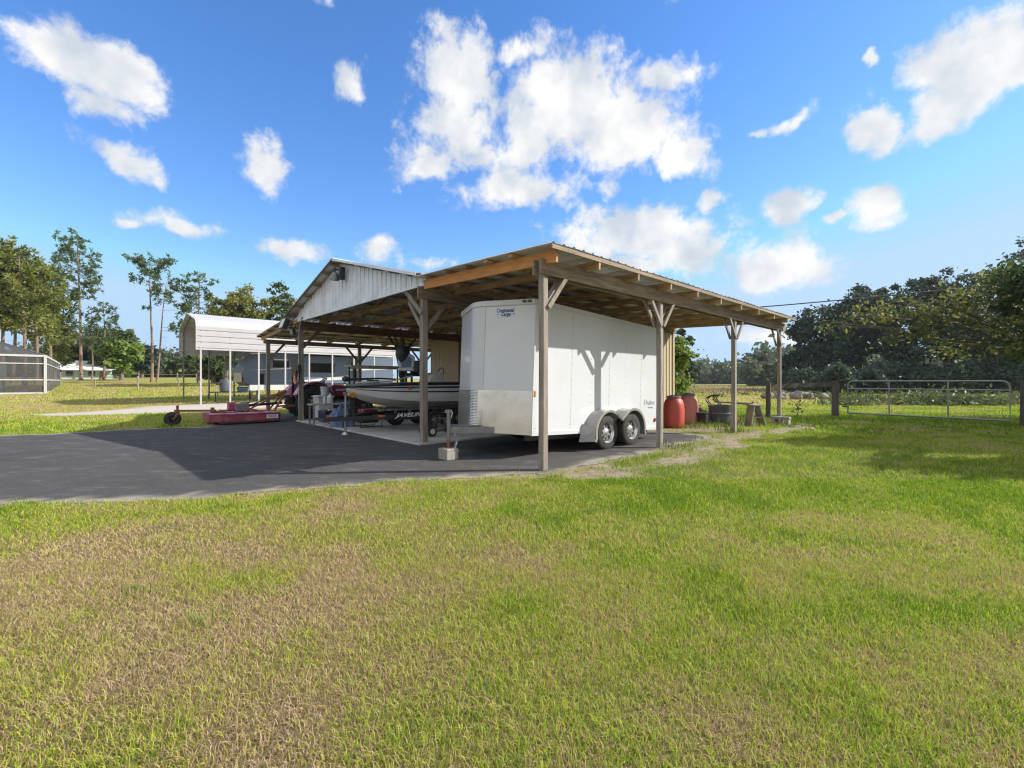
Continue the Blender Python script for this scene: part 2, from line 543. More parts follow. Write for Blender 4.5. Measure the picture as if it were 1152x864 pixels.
wd = bpy.data.worlds.new('World')
scn.world = wd
wd.use_nodes = True
nt = wd.node_tree
N, L = nt.nodes, nt.links
N.clear()
sky = N.new('ShaderNodeTexSky')
sky.sky_type = 'NISHITA'
sky.sun_disc = False
sky.sun_elevation = R(SUN_EL)
sky.sun_rotation = SUN_AZ
sky.altitude = 0
sky.air_density = 1.0
sky.dust_density = 0.15
sky.ozone_density = 2.2
hs = N.new('ShaderNodeHueSaturation')
hs.inputs['Saturation'].default_value = 1.26
hs.inputs['Value'].default_value = 1.0
L.new(sky.outputs[0], hs.inputs['Color'])
bg = N.new('ShaderNodeBackground'); bg.inputs['Strength'].default_value = 0.14
tint = N.new('ShaderNodeMix'); tint.data_type = 'RGBA'; tint.blend_type = 'MULTIPLY'; tint.inputs['Factor'].default_value = 1.0
L.new(hs.outputs[0], tint.inputs['A']); tint.inputs['B'].default_value = (1.0, 0.955, 1.07, 1)
cap = N.new('ShaderNodeVectorMath'); cap.operation = 'MINIMUM'; cap.inputs[1].default_value = (2.12, 3.08, 4.15)
L.new(tint.outputs['Result'], cap.inputs[0]); L.new(cap.outputs[0], bg.inputs['Color'])
# clouds: cumulus at fixed bearings (azimuth, elevation) in the world
tc = N.new('ShaderNodeTexCoord')
sp = N.new('ShaderNodeSeparateXYZ'); L.new(tc.outputs['Generated'], sp.inputs[0])
az = N.new('ShaderNodeMath'); az.operation = 'ARCTAN2'
L.new(sp.outputs['X'], az.inputs[0]); L.new(sp.outputs['Y'], az.inputs[1])
el = N.new('ShaderNodeMath'); el.operation = 'ARCSINE'; L.new(sp.outputs['Z'], el.inputs[0])
cb = N.new('ShaderNodeCombineXYZ'); L.new(az.outputs[0], cb.inputs[0]); L.new(el.outputs[0], cb.inputs[1])
wn = N.new('ShaderNodeTexNoise'); wn.inputs['Scale'].default_value = 11; wn.inputs['Detail'].default_value = 6
L.new(cb.outputs[0], wn.inputs['Vector'])
wv1 = N.new('ShaderNodeVectorMath'); wv1.operation = 'SUBTRACT'; wv1.inputs[1].default_value = (0.5, 0.5, 0.5)
L.new(wn.outputs['Color'], wv1.inputs[0])
wv2 = N.new('ShaderNodeVectorMath'); wv2.operation = 'SCALE'; wv2.inputs['Scale'].default_value = 0.075
L.new(wv1.outputs[0], wv2.inputs[0])
wv3 = N.new('ShaderNodeVectorMath'); wv3.operation = 'ADD'
L.new(cb.outputs[0], wv3.inputs[0]); L.new(wv2.outputs[0], wv3.inputs[1])


def sky_dir(px, py):
    a, b_ = (px - 576) / 508, (429 - py) / 508
    return math.atan2(a, 1), math.atan2(b_, math.hypot(a, 1))


# centre and half axes (as seen from the lawn), tilt in degrees, weight
CLOUDS = [
    (105, 72, 78, 30, -8, 1.05), (60, 45, 60, 20, 0, 0.9), (115, 112, 34, 18, -20, 0.8), (148, 180, 36, 17, -25, 0.8), (301, 184, 23, 22, -30, 0.75),
    (205, 255, 46, 10, -4, 0.75), (148, 248, 14, 6, 0, 0.6), (333, 278, 28, 13, 0, 0.85), (425, 283, 20, 13, 15, 0.85), (392, 96, 13, 20, -20, 0.65),
    (520, 80, 42, 45, 0, 1.0), (512, 140, 42, 40, 0, 0.95), (480, 182, 36, 18, 15, 0.8), (600, 60, 50, 18, 0, 0.55),
    (640, 105, 62, 45, 5, 1.15), (690, 140, 80, 45, -12, 1.15), (600, 150, 50, 40, 0, 1.0), (765, 172, 32, 22, -25, 0.95), (740, 90, 36, 16, -8, 0.7),
    (585, 213, 58, 22, 0, 1.0), (560, 180, 40, 20, 0, 0.7), (720, 265, 84, 28, -5, 1.0), (770, 285, 50, 22, 0, 0.9), (715, 302, 70, 14, 0, 0.85), (690, 250, 45, 20, 0, 0.9),
    (878, 297, 58, 26, 0, 0.95), (890, 275, 30, 14, 0, 0.7), (882, 235, 28, 18, 0, 0.95), (797, 229, 17, 10, 5, 0.85), (978, 231, 36, 20, -14, 0.95), (935, 250, 10, 6, 0, 0.7),
    (980, 138, 30, 28, -10, 0.95), (975, 68, 10, 7, 0, 0.75), (1110, 75, 80, 42, 0, 1.15), (1070, 120, 52, 34, 20, 1.0), (1130, 50, 90, 40, 0, 1.1), (1060, 60, 50, 25, 0, 0.9),
    (895, 132, 22, 8, 20, 0.6), (855, 150, 14, 5, 0, 0.5), (685, 208, 14, 9, 0, 0.55), (850, 378, 70, 9, 0, 0.4), (480, 292, 30, 8, 0, 0.55),
    (1300, 120, 90, 40, 10, 1.0), (-140, 150, 90, 40, 0, 1.0), (330, -60, 120, 40, 10, 1.0), (820, -70, 120, 40, 0, 1.0),
]
last = None
for (cx, cy, rx, ry, rot, wgt) in CLOUDS:
    a, e = sky_dir(cx, cy)
    ax = (sky_dir(cx + rx, cy)[0] - sky_dir(cx - rx, cy)[0]) / 2
    ey = (sky_dir(cx, cy - ry)[1] - sky_dir(cx, cy + ry)[1]) / 2
    mp = N.new('ShaderNodeMapping'); mp.vector_type = 'TEXTURE'
    mp.inputs['Location'].default_value = (a, e, 0)
    mp.inputs['Rotation'].default_value = (0, 0, R(rot))
    mp.inputs['Scale'].default_value = (ax * 1.32, ey * 1.32, 1)
    L.new(wv3.outputs[0], mp.inputs['Vector'])
    ln = N.new('ShaderNodeVectorMath'); ln.operation = 'LENGTH'
    # flatten z (warp noise) away
    L.new(mp.outputs[0], ln.inputs[0])
    md = N.new('ShaderNodeMath'); md.operation = 'MULTIPLY_ADD'; md.inputs[1].default_value = -wgt; md.inputs[2].default_value = wgt
    L.new(ln.outputs['Value'], md.inputs[0])
    if last is None:
        last = md
    else:
        mx = N.new('ShaderNodeMath'); mx.operation = 'SMOOTH_MAX' if False else 'MAXIMUM'
        L.new(last.outputs[0], mx.inputs[0]); L.new(md.outputs[0], mx.inputs[1])
        last = mx
# unseen cloud cover added overhead and behind the viewer, whitening the fill light
ab = N.new('ShaderNodeMath'); ab.operation = 'ABSOLUTE'; L.new(az.outputs[0], ab.inputs[0])
m1 = N.new('ShaderNodeMapRange'); m1.interpolation_type = 'SMOOTHSTEP'; m1.inputs['From Min'].default_value = 1.0; m1.inputs['From Max'].default_value = 1.5; m1.inputs['To Min'].default_value = -2.0; m1.inputs['To Max'].default_value = 0.58
L.new(ab.outputs[0], m1.inputs['Value'])
m2 = N.new('ShaderNodeMapRange'); m2.interpolation_type = 'SMOOTHSTEP'; m2.inputs['From Min'].default_value = 0.74; m2.inputs['From Max'].default_value = 1.0; m2.inputs['To Min'].default_value = -2.0; m2.inputs['To Max'].default_value = 0.58
L.new(el.outputs[0], m2.inputs['Value'])
for q_ in (m1, m2):
    mx = N.new('ShaderNodeMath'); mx.operation = 'MAXIMUM'
    L.new(last.outputs[0], mx.inputs[0]); L.new(q_.outputs[0], mx.inputs[1]); last = mx
fn = N.new('ShaderNodeTexNoise'); fn.inputs['Scale'].default_value = 17; fn.inputs['Detail'].default_value = 12; fn.inputs['Roughness'].default_value = 0.66
fn.inputs['Distortion'].default_value = 0.15
L.new(cb.outputs[0], fn.inputs['Vector'])
den = N.new('ShaderNodeMath'); den.operation = 'MULTIPLY_ADD'; den.inputs[1].default_value = 2.0; den.inputs[2].default_value = -0.86
L.new(fn.outputs['Fac'], den.inputs[0])
den2 = N.new('ShaderNodeMath'); den2.operation = 'ADD'; L.new(den.outputs[0], den2.inputs[0]); L.new(last.outputs[0], den2.inputs[1])
cr = N.new('ShaderNodeMapRange'); cr.interpolation_type = 'SMOOTHSTEP'
cr.inputs['From Min'].default_value = 0.06; cr.inputs['From Max'].default_value = 0.70
L.new(den2.outputs[0], cr.inputs['Value'])
# billow shading: brighter tops, faintly grey middles
sn = N.new('ShaderNodeTexNoise'); sn.inputs['Scale'].default_value = 10; sn.inputs['Detail'].default_value = 5
L.new(cb.outputs[0], sn.inputs['Vector'])
cl = N.new('ShaderNodeValToRGB')
cl.color_ramp.elements[0].position = 0.35; cl.color_ramp.elements[1].position = 0.62
cl.color_ramp.elements[0].color = (0.60, 0.66, 0.75, 1); cl.color_ramp.elements[1].color = (0.98, 0.97, 0.95, 1)
L.new(sn.outputs['Fac'], cl.inputs[0])
bg2 = N.new('ShaderNodeBackground'); bg2.inputs['Strength'].default_value = 0.62
L.new(cl.outputs[0], bg2.inputs['Color'])
mxs = N.new('ShaderNodeMixShader')
L.new(cr.outputs[0], mxs.inputs[0]); L.new(bg.outputs[0], mxs.inputs[1]); L.new(bg2.outputs[0], mxs.inputs[2])
wo = N.new('ShaderNodeOutputWorld')
L.new(mxs.outputs[0], wo.inputs['Surface'])

# ------------------------------------------------------------------ ground
DRIVE = [(-7.6, 5.0), (-6.5, 4.83), (-5.59, 4.93), (-5.2, 5.02), (-3.7, 5.18), (-2.21, 5.72), (-1.75, 6.08), (-0.95, 6.2), (-0.2, 6.42), (0.46, 6.62), (1.15, 7.15),
         (2.0, 7.95), (2.9, 8.9), (3.75, 9.85), (4.6, 10.6), (4.9, 11.4), (3.9, 12.2), tuple(W(5.2, 4.2)[:2]), tuple(W(4.0, 7.5)[:2]), tuple(W(4.0, 16.0)[:2]),
         tuple(W(0.2, 15.9)[:2]), tuple(W(-1.5, 13.6)[:2]), (-9.0, 13.35), (-9.9, 13.2), (-11.2, 12.1), (-11.9, 11.5), (-13.6, 10.9), (-20, 11.4), (-30, 12.0), (-30, 6.2), (-14, 5.6)]
SLAB = [tuple(W(u, v)[:2]) for u, v in [(0.0, 3.55), (6.7, 3.55), (6.7, 11.35), (0.0, 11.35)]]
GRAVEL = [(-19.6, 18.2), (-19.0, 21.5), (-19.5, 24.5), (-16.5, 28.0), (-7.0, 34), (-4, 31), (-9, 24.5), (-13.5, 21.5), (-15.2, 18.6), (-17.5, 17.2)]
DIRT = [(0.35, -0.55, 0.42), (1.2, -0.85, 0.5), (2.4, -1.0, 0.55), (3.6, -0.75, 0.5), (5.0, -0.5, 0.5), (6.2, -0.35, 0.45), (7.4, -0.45, 0.4), (8.8, -0.6, 0.35), (10.0, -0.7, 0.4), (11.2, -0.5, 0.35)]


def dirt_at(x, y):
    u, v = UV(x, y)
    u = np.asarray(u); v = np.asarray(v)
    d = np.full(np.shape(u), 9.0)
    for i in range(len(DIRT) - 1):
        a, b_ = DIRT[i], DIRT[i + 1]
        ex, ey = b_[0] - a[0], b_[1] - a[1]
        t = np.clip(((u - a[0]) * ex + (v - a[1]) * ey) / (ex * ex + ey * ey), 0, 1)
        w_ = a[2] + (b_[2] - a[2]) * t
        d = np.minimum(d, np.hypot(u - a[0] - t * ex, v - a[1] - t * ey) / w_)
    n_ = fbm(x * 1.7 + 40, y * 1.7 + 9, 1, 5)
    f = sstep(1.05, 0.55, d + (n_ - 0.5) * 2.6) * (0.55 + 0.45 * sstep(0.35, 0.5, fbm(x * 4 + 9, y * 4, 3, 3)))
    # worn floor under the open bays
    bay = sstep(5.0, 6.0, u) * sstep(12.2, 11.0, u) * sstep(-0.6, 0.3, v) * sstep(4.5, 3.5, v)
    f = np.maximum(f, bay * sstep(0.45, 0.62, fbm(x * 1.3 + 3, y * 1.3 + 31, 2, 4)) * 0.9)
    ed = poly_dist(x, y, DRIVE)
    f = np.maximum(f, sstep(0.22, 0.05, ed + (fbm(x * 3, y * 3 + 70, 1, 3) - 0.5) * 0.35) * 0.8)
    return f


def dry_at(x, y):
    """0 = green, 1 = straw: where the lawn has browned"""
    n_ = fbm(x * 0.55 + 11, y * 0.55 + 3, 0, 4)
    n2 = fbm(x * 2.3 + 1, y * 2.3 + 8, 3, 3)
    near = sstep(5.3, 3.2, y) * sstep(1.6, -0.6, x - 0.06 * y)
    right = sstep(0.3, 2.0, x)
    b_ = 0.42 + 0.30 * near - 0.13 * right + 0.30 * sstep(11, 26, y) * sstep(2, -8, x) + 0.34 * sstep(17, 30, y) * sstep(0, 8, x)
    return np.clip(b_ + (n_ - 0.5) * 1.05 + (n2 - 0.5) * 0.9, 0, 1)


def axis(lo, hi, fine_lo, fine_hi, step):
    a = list(np.arange(fine_lo, fine_hi + 1e-6, step))
    s, x = step, fine_hi
    while x < hi:
        s *= 1.12; x += s; a.append(x)
    s, x = step, fine_lo
    while x > lo:
        s *= 1.12; x -= s; a.insert(0, x)
    return np.array(a)


gx = axis(-4000, 4000, -12, 16, 0.10)
gy = axis(-300, 6000, 0.8, 17, 0.10)
GX, GY = np.meshgrid(gx, gy)
VX, VY = GX.ravel(), GY.ravel()
VZ = ground_z(VX, VY)
nx, ny = len(gx), len(gy)
ii = (np.arange(ny - 1)[:, None] * nx + np.arange(nx - 1)[None, :]).ravel()
GF = np.stack([ii, ii + 1, ii + nx + 1, ii + nx], 1)
m, nt, b = new_mat('lawn_soil')
N, L = nt.nodes, nt.links


def attr(nt, name):
    a = nt.nodes.new('ShaderNodeAttribute'); a.attribute_name = name
    return a.outputs['Fac']


def noise_n(nt, scale, detail=6, rough=0.65, vec=None):
    n = nt.nodes.new('ShaderNodeTexNoise')
    n.inputs['Scale'].default_value = scale; n.inputs['Detail'].default_value = detail; n.inputs['Roughness'].default_value = rough
    if vec is not None: nt.links.new(vec, n.inputs['Vector'])
    return n.outputs['Fac']


def ramp_n(nt, fac, stops):
    r = nt.nodes.new('ShaderNodeValToRGB')
    r.color_ramp.elements[0].position, r.color_ramp.elements[0].color = stops[0][0], (*stops[0][1], 1)
    r.color_ramp.elements[1].position, r.color_ramp.elements[1].color = stops[-1][0], (*stops[-1][1], 1)
    for p, c in stops[1:-1]:
        e = r.color_ramp.elements.new(p); e.color = (*c, 1)
    nt.links.new(fac, r.inputs[0])
    return r.outputs[0]


def mix_n(nt, f, a, b_):
    x = nt.nodes.new('ShaderNodeMix'); x.data_type = 'RGBA'
    nt.links.new(f, x.inputs['Factor'])
    for s, k in ((a, 'A'), (b_, 'B')):
        if isinstance(s, tuple): x.inputs[k].default_value = (*s, 1)
        else: nt.links.new(s, x.inputs[k])
    return x.outputs['Result']


def madd(nt, a, k, c):
    x = nt.nodes.new('ShaderNodeMath'); x.operation = 'MULTIPLY_ADD'
    nt.links.new(a, x.inputs[0]); x.inputs[1].default_value = k
    if isinstance(c, float): x.inputs[2].default_value = c
    else: nt.links.new(c, x.inputs[2])
    x.use_clamp = False
    return x.outputs[0]


tc = N.new('ShaderNodeTexCoord').outputs['Object']
nf = noise_n(nt, 9, 9, 0.75, tc)
nm = noise_n(nt, 0.35, 6, 0.6, tc)
nb = noise_n(nt, 0.035, 5, 0.6, tc)
thatch = ramp_n(nt, noise_n(nt, 55, 8, 0.8, tc), [(0.35, (0.10, 0.075, 0.045)), (0.55, (0.22, 0.17, 0.10)), (0.75, (0.40, 0.32, 0.20))])
dryf = madd(nt, nf, 0.7, madd(nt, nm, 0.55, madd(nt, nb, 0.5, madd(nt, attr(nt, 'dry'), 0.9, -1.02))))
grass = ramp_n(nt, dryf, [(0.0, (0.11, 0.17, 0.022)), (0.3, (0.23, 0.26, 0.042)), (0.6, (0.32, 0.27, 0.10)), (1.0, (0.34, 0.26, 0.15))])
soilc = ramp_n(nt, noise_n(nt, 5, 9, 0.7, tc), [(0.3, (0.17, 0.13, 0.09)), (0.5, (0.29, 0.24, 0.18)), (0.7, (0.40, 0.345, 0.275))])
gravc = ramp_n(nt, noise_n(nt, 14, 6, 0.8, tc), [(0.3, (0.26, 0.24, 0.23)), (0.5, (0.46, 0.42, 0.40)), (0.7, (0.58, 0.54, 0.52))])
grass = mix_n(nt, attr(nt, 'near'), grass, thatch)
c1 = mix_n(nt, attr(nt, 'dirt'), grass, soilc)
c2 = mix_n(nt, attr(nt, 'gravel'), c1, gravc)
c3 = mix_n(nt, attr(nt, 'field'), c2, ramp_n(nt, madd(nt, nm, 0.5, madd(nt, nb, 0.7, -0.1)), [(0.25, (0.27, 0.24, 0.09)), (0.5, (0.38, 0.30, 0.14)), (0.75, (0.44, 0.32, 0.17))]))
L.new(c3, b.inputs['Base Color'])
b.inputs['Roughness'].default_value = 0.95
b.inputs['Specular IOR Level'].default_value = 0.15
bp = N.new('ShaderNodeBump'); bp.inputs['Strength'].default_value = 0.8; bp.inputs['Distance'].default_value = 0.05
L.new(nf, bp.inputs['Height']); L.new(bp.outputs[0], b.inputs['Normal'])
grav_in = inpoly(VX, VY, GRAVEL)
gd = poly_dist(VX, VY, GRAVEL)
grav = np.where(grav_in, sstep(-0.1, 0.5, gd + (fbm(VX, VY, 2, 4) - 0.5) * 1.2), 0)
UG, VG = UV(VX, VY)
field = 0.85 * sstep(17, 36, VY) * sstep(0.0, 6, VX - 0.12 * VY) * sstep(30, 15, VX - 0.25 * VY)
np_mesh('ground', np.stack([VX, VY, VZ], 1), [GF], m, {'dry': dry_at(VX, VY), 'dirt': dirt_at(VX, VY), 'gravel': grav, 'field': field, 'near': sstep(14, 7, VY) * 0.92})['kind'] = 'structure'

# asphalt drive: one sheet with a ragged edge
m, nt, b = new_mat('asphalt')
N, L = nt.nodes, nt.links
tc = N.new('ShaderNodeTexCoord').outputs['Object']
mpn = N.new('ShaderNodeMapping'); mpn.inputs['Rotation'].default_value = (0, 0, R(12)); mpn.inputs['Scale'].default_value = (0.65, 1.25, 1)
L.new(tc, mpn.inputs['Vector'])
base = ramp_n(nt, noise_n(nt, 0.7, 6, 0.65, tc), [(0.3, (0.046, 0.045, 0.046)), (0.7, (0.068, 0.066, 0.067))])
fine = ramp_n(nt, noise_n(nt, 70, 4, 0.8, tc), [(0.35, (0.014, 0.013, 0.013)), (0.75, (0.15, 0.145, 0.14))])
mixf = N.new('ShaderNodeMix'); mixf.data_type = 'RGBA'; mixf.inputs['Factor'].default_value = 0.35
L.new(base, mixf.inputs['A']); L.new(fine, mixf.inputs['B'])
scuff = ramp_n(nt, noise_n(nt, 2.6, 9, 0.72, mpn.outputs[0]), [(0.52, (0, 0, 0)), (0.72, (0.5, 0.5, 0.5))])
sand = ramp_n(nt, noise_n(nt, 9, 8, 0.75, tc), [(0.60, (0, 0, 0)), (0.72, (0.8, 0.8, 0.8))])
vor = N.new('ShaderNodeTexVoronoi'); vor.feature = 'DISTANCE_TO_EDGE'; vor.inputs['Scale'].default_value = 0.55
wn_ = N.new('ShaderNodeTexNoise'); wn_.inputs['Scale'].default_value = 1.6; wn_.inputs['Detail'].default_value = 6
L.new(tc, wn_.inputs['Vector'])
wm_ = N.new('ShaderNodeMix'); wm_.data_type = 'VECTOR'; wm_.inputs['Factor'].default_value = 0.45
L.new(tc, wm_.inputs['A']); L.new(wn_.outputs['Color'], wm_.inputs['B']); L.new(wm_.outputs['Result'], vor.inputs['Vector'])
crk = ramp_n(nt, vor.outputs['Distance'], [(0.0, (0.28, 0.28, 0.28)), (0.006, (0, 0, 0))])
oil = ramp_n(nt, noise_n(nt, 0.45, 5, 0.6, tc), [(0.58, (0, 0, 0)), (0.70, (0.7, 0.7, 0.7))])
a0 = mix_n(nt, oil, mixf.outputs['Result'], (0.024, 0.023, 0.022))
a1 = mix_n(nt, scuff, a0, (0.21, 0.20, 0.19))
a2 = mix_n(nt, sand, a1, (0.20, 0.185, 0.165))
a2 = mix_n(nt, crk, a2, (0.018, 0.017, 0.016))
a3 = mix_n(nt, madd(nt, attr(nt, 'edge'), 1.0, 0.0), a2, (0.36, 0.32, 0.27))
L.new(a3, b.inputs['Base Color'])
b.inputs['Roughness'].default_value = 0.88
b.inputs['Specular IOR Level'].default_value = 0.3
bp = N.new('ShaderNodeBump'); bp.inputs['Strength'].default_value = 0.5; bp.inputs['Distance'].default_value = 0.01
L.new(noise_n(nt, 60, 4, 0.8, tc), bp.inputs['Height']); L.new(bp.outputs[0], b.inputs['Normal'])
ax_ = np.arange(-30, 6.0, 0.12); ay_ = np.arange(4.4, 21.5, 0.12)
AX, AY = np.meshgrid(ax_, ay_)
wob = (fbm(AX * 2.2 + 5, AY * 2.2, 2, 4) - 0.5) * 0.40 + (fbm(AX * 7 + 2, AY * 7, 1, 3) - 0.5) * 0.16
inside = inpoly(AX.ravel(), AY.ravel(), DRIVE).reshape(AX.shape)
sdst = np.where(inside, 1, -1) * poly_dist(AX, AY, DRIVE) + wob
keep = sdst > 0
idx = -np.ones(AX.shape, int)
cell = keep[:-1, :-1] | keep[1:, :-1] | keep[:-1, 1:] | keep[1:, 1:]
use = np.zeros(AX.shape, bool)
use[:-1, :-1] |= cell; use[1:, :-1] |= cell; use[:-1, 1:] |= cell; use[1:, 1:] |= cell
# pull outside vertices back on to the edge
gyy, gxx = np.gradient(sdst, 0.12)
gn = gxx ** 2 + gyy ** 2 + 1e-6
mv = np.where(use & (sdst < 0), np.clip(-sdst / gn, 0, 0.2), 0)
PX, PY = AX + gxx * mv, AY + gyy * mv
idx[use] = np.arange(use.sum())
q = np.argwhere(cell)
AF = np.stack([idx[q[:, 0], q[:, 1]], idx[q[:, 0], q[:, 1] + 1], idx[q[:, 0] + 1, q[:, 1] + 1], idx[q[:, 0] + 1, q[:, 1]]], 1)
edge = sstep(0.30, 0.0, sdst + (fbm(AX * 4, AY * 4, 1, 3) - 0.5) * 0.5) * 0.75
np_mesh('driveway', np.stack([PX[use], PY[use], np.full(use.sum(), 0.006) + ground_z(PX[use], PY[use])], 1), [AF], m, {'edge': edge[use]})['kind'] = 'structure'

# concrete floor of the boat bay
slab_m = mat('concrete_floor', (0.46, 0.45, 0.43), 0.85, var=0.14, scale=1.5, bump=0.25, bscale=40, dirt=(0.20, 0.19, 0.18, 0.6), dscale=0.9)
sl = MB()
sl.prism(SLAB, -0.05, 0.045, 'xy')
sl.build('concrete_slab', slab_m, bevel=0.012)['kind'] = 'structure'

# ------------------------------------------------------------------ lawn: real blades, thinner and larger with distance
m, nt, b = new_mat('grass_blades')
N, L = nt.nodes, nt.links
g = N.new('ShaderNodeNewGeometry')
f = madd(nt, attr(nt, 'dry'), 0.85, madd(nt, g.outputs['Random Per Island'], 0.74, -0.39))
gc = ramp_n(nt, f, [(0.0, (0.1254, 0.2394, 0.0114)), (0.25, (0.3306, 0.4788, 0.0228)), (0.45, (0.5358, 0.5700, 0.0684)), (0.62, (0.4788, 0.3762, 0.1710)), (0.78, (0.5244, 0.3876, 0.2508)), (0.9, (0.2280, 0.1596, 0.1026)), (1.0, (0.6270, 0.4788, 0.3420))])
L.new(gc, b.inputs['Base Color'])
b.inputs['Roughness'].default_value = 0.6
b.inputs['Specular IOR Level'].default_value = 0.3
t = N.new('ShaderNodeBsdfTranslucent'); L.new(gc, t.inputs[0])
mx = N.new('ShaderNodeMixShader'); mx.inputs[0].default_value = 0.42
L.new(b.outputs[0], mx.inputs[1]); L.new(t.outputs[0], mx.inputs[2])
L.new(mx.outputs[0], N['Material Output'].inputs['Surface'])


def scatter(y0, y1, n, xr=1.30, x0=None, x1=None):
    """points on the lawn between two distances, evenly by area"""
    y = np.sqrt(RN.random(n) * (y1 ** 2 - y0 ** 2) + y0 ** 2)
    x = (RN.random(n) * 2 - 1) * xr * y
    if x0 is not None:
        k = (x > x0) & (x < x1); x, y = x[k], y[k]
    k = ~inpoly(x, y, SLAB)
    k &= ~(inpoly(x, y, GRAVEL))
    dr = inpoly(x, y, DRIVE)
    k &= ~(dr & (poly_dist(x, y, DRIVE) + (fbm(x * 2.2 + 5, y * 2.2, 2, 3) - 0.5) * 0.34 > 0.05))
    x, y = x[k], y[k]
    k = RN.random(len(x)) > dirt_at(x, y) * 0.97
    return x[k], y[k]


BV, BF4, BF3, BA = [], [], [], []
off = 0


def blades(x, y, h0, h1, w_, bent, lean=0.9):
    global off
    n = len(x)
    dry = dry_at(x, y)
    dr = np.clip(dry + RN.normal(0, 0.10, n), 0, 1)
    z = ground_z(x, y)
    clump = fbm(x * 3.1 + 60, y * 3.1, 3, 3)
    h = (h0 + (h1 - h0) * RN.random(n)) * (0.65 + 0.75 * clump) * (1.12 - 0.45 * dr)
    a = RN.random(n) * 2 * np.pi
    ln = h * (0.2 + lean * RN.random(n) * (0.6 + 0.9 * dr))
    dx, dy = np.cos(a), np.sin(a)
    b_ = RN.random(n) * 2 * np.pi
    wx, wy = np.cos(b_) * w_ / 2, np.sin(b_) * w_ / 2
    if bent:
        P = np.empty((n, 5, 3))
        P[:, 0] = np.stack([x - wx, y - wy, z - 0.004], 1); P[:, 1] = np.stack([x + wx, y + wy, z - 0.004], 1)
        mx_, my_, mz_ = x + dx * ln * 0.35, y + dy * ln * 0.35, z + h * 0.62
        P[:, 2] = np.stack([mx_ + wx * 0.8, my_ + wy * 0.8, mz_], 1); P[:, 3] = np.stack([mx_ - wx * 0.8, my_ - wy * 0.8, mz_], 1)
        P[:, 4] = np.stack([x + dx * ln, y + dy * ln, z + h * (1 - 0.35 * RN.random(n))], 1)
        k = off + np.arange(n) * 5
        BF4.append(np.stack([k, k + 1, k + 2, k + 3], 1)); BF3.append(np.stack([k + 3, k + 2, k + 4], 1))
        m_ = 5
    else:
        P = np.empty((n, 3, 3))
        P[:, 0] = np.stack([x - wx, y - wy, z - 0.004], 1); P[:, 1] = np.stack([x + wx, y + wy, z - 0.004], 1)
        P[:, 2] = np.stack([x + dx * ln, y + dy * ln, z + h], 1)
        k = off + np.arange(n) * 3
        BF3.append(np.stack([k, k + 1, k + 2], 1))
        m_ = 3
    BV.append(P.reshape(-1, 3)); BA.append(np.repeat(dr, m_)); off += n * m_


blades(*scatter(0.9, 2.2, 90000), 0.014, 0.052, 0.0032, True, 1.2)
blades(*scatter(2.2, 3.4, 130000), 0.014, 0.055, 0.0036, True, 1.2)
blades(*scatter(3.4, 6.2, 230000), 0.016, 0.058, 0.0055, True, 1.2)
blades(*scatter(6.2, 12, 210000), 0.02, 0.065, 0.010, False, 1.2)
blades(*scatter(12, 26, 190000), 0.04, 0.10, 0.024, False)
blades(*scatter(26, 60, 150000), 0.06, 0.16, 0.06, False)
o = np_mesh('lawn_grass', np.concatenate(BV), [np.concatenate(BF4), np.concatenate(BF3)], m, {'dry': np.concatenate(BA)})
tag(o, 'short patchy green and straw-coloured lawn grass', 'grass', kind='stuff')

# ------------------------------------------------------------------ pole barn (local x = along the eave, y = across, z up)
barn = thing('pole_barn', 'open wooden pole barn with rusty metal roof and lean-to sides over the white trailer', 'barn', W(0, 0), ANG)
YA, ZA, YR, YL, ZE = 7.65, 4.66, 3.30, 11.95, 3.50      # ridge, right and left main eaves
YO, ZO, YLL, ZLL = -0.38, 3.335, 15.55, 3.15             # outer lean-to eaves
U0, U1 = -0.22, 11.3


def zr(y):
    """underside of the roof sheets"""
    if y < YR: return ZO + (ZE - 0.02 - ZO) * (y - YO) / (YR - YO)
    if y < YA: return ZE + (ZA - ZE) * (y - YR) / (YA - YR)
    if y < YL: return ZA + (ZE - ZA) * (y - YA) / (YL - YA)
    return ZE - 0.02 + (ZLL - ZE + 0.02) * (y - YL) / (YLL - YL)


def ribbed_roof(p0, p1, u0, u1, step=0.23):
    """corrugated sheet: ribs run from p0 to p1 (y, z), repeated along x"""
    mb = MB()
    us, hs_ = [], []
    u = u0
    while u < u1:
        for du, h in ((0, 0), (0.02, 0.022), (0.05, 0.022), (0.07, 0), (0.15, 0.004)):
            if u + du <= u1: us.append(u + du); hs_.append(h)
        u += step
    us.append(u1); hs_.append(0)
    nseg = 5
    vs, fs = [], []
    for j in range(nseg + 1):
        t = j / nseg
        for u, h in zip(us, hs_):
            sag = 0.006 * math.sin(u * 2.1 + j) + 0.004 * math.sin(u * 5.3)
            vs.append((u, p0[0] + (p1[0] - p0[0]) * t, p0[1] + (p1[1] - p0[1]) * t + h + sag))
    n_ = len(us)
    for j in range(nseg):
        for i in range(n_ - 1):
            fs.append((j * n_ + i, j * n_ + i + 1, (j + 1) * n_ + i + 1, (j + 1) * n_ + i))
    return mb.add(vs, fs)


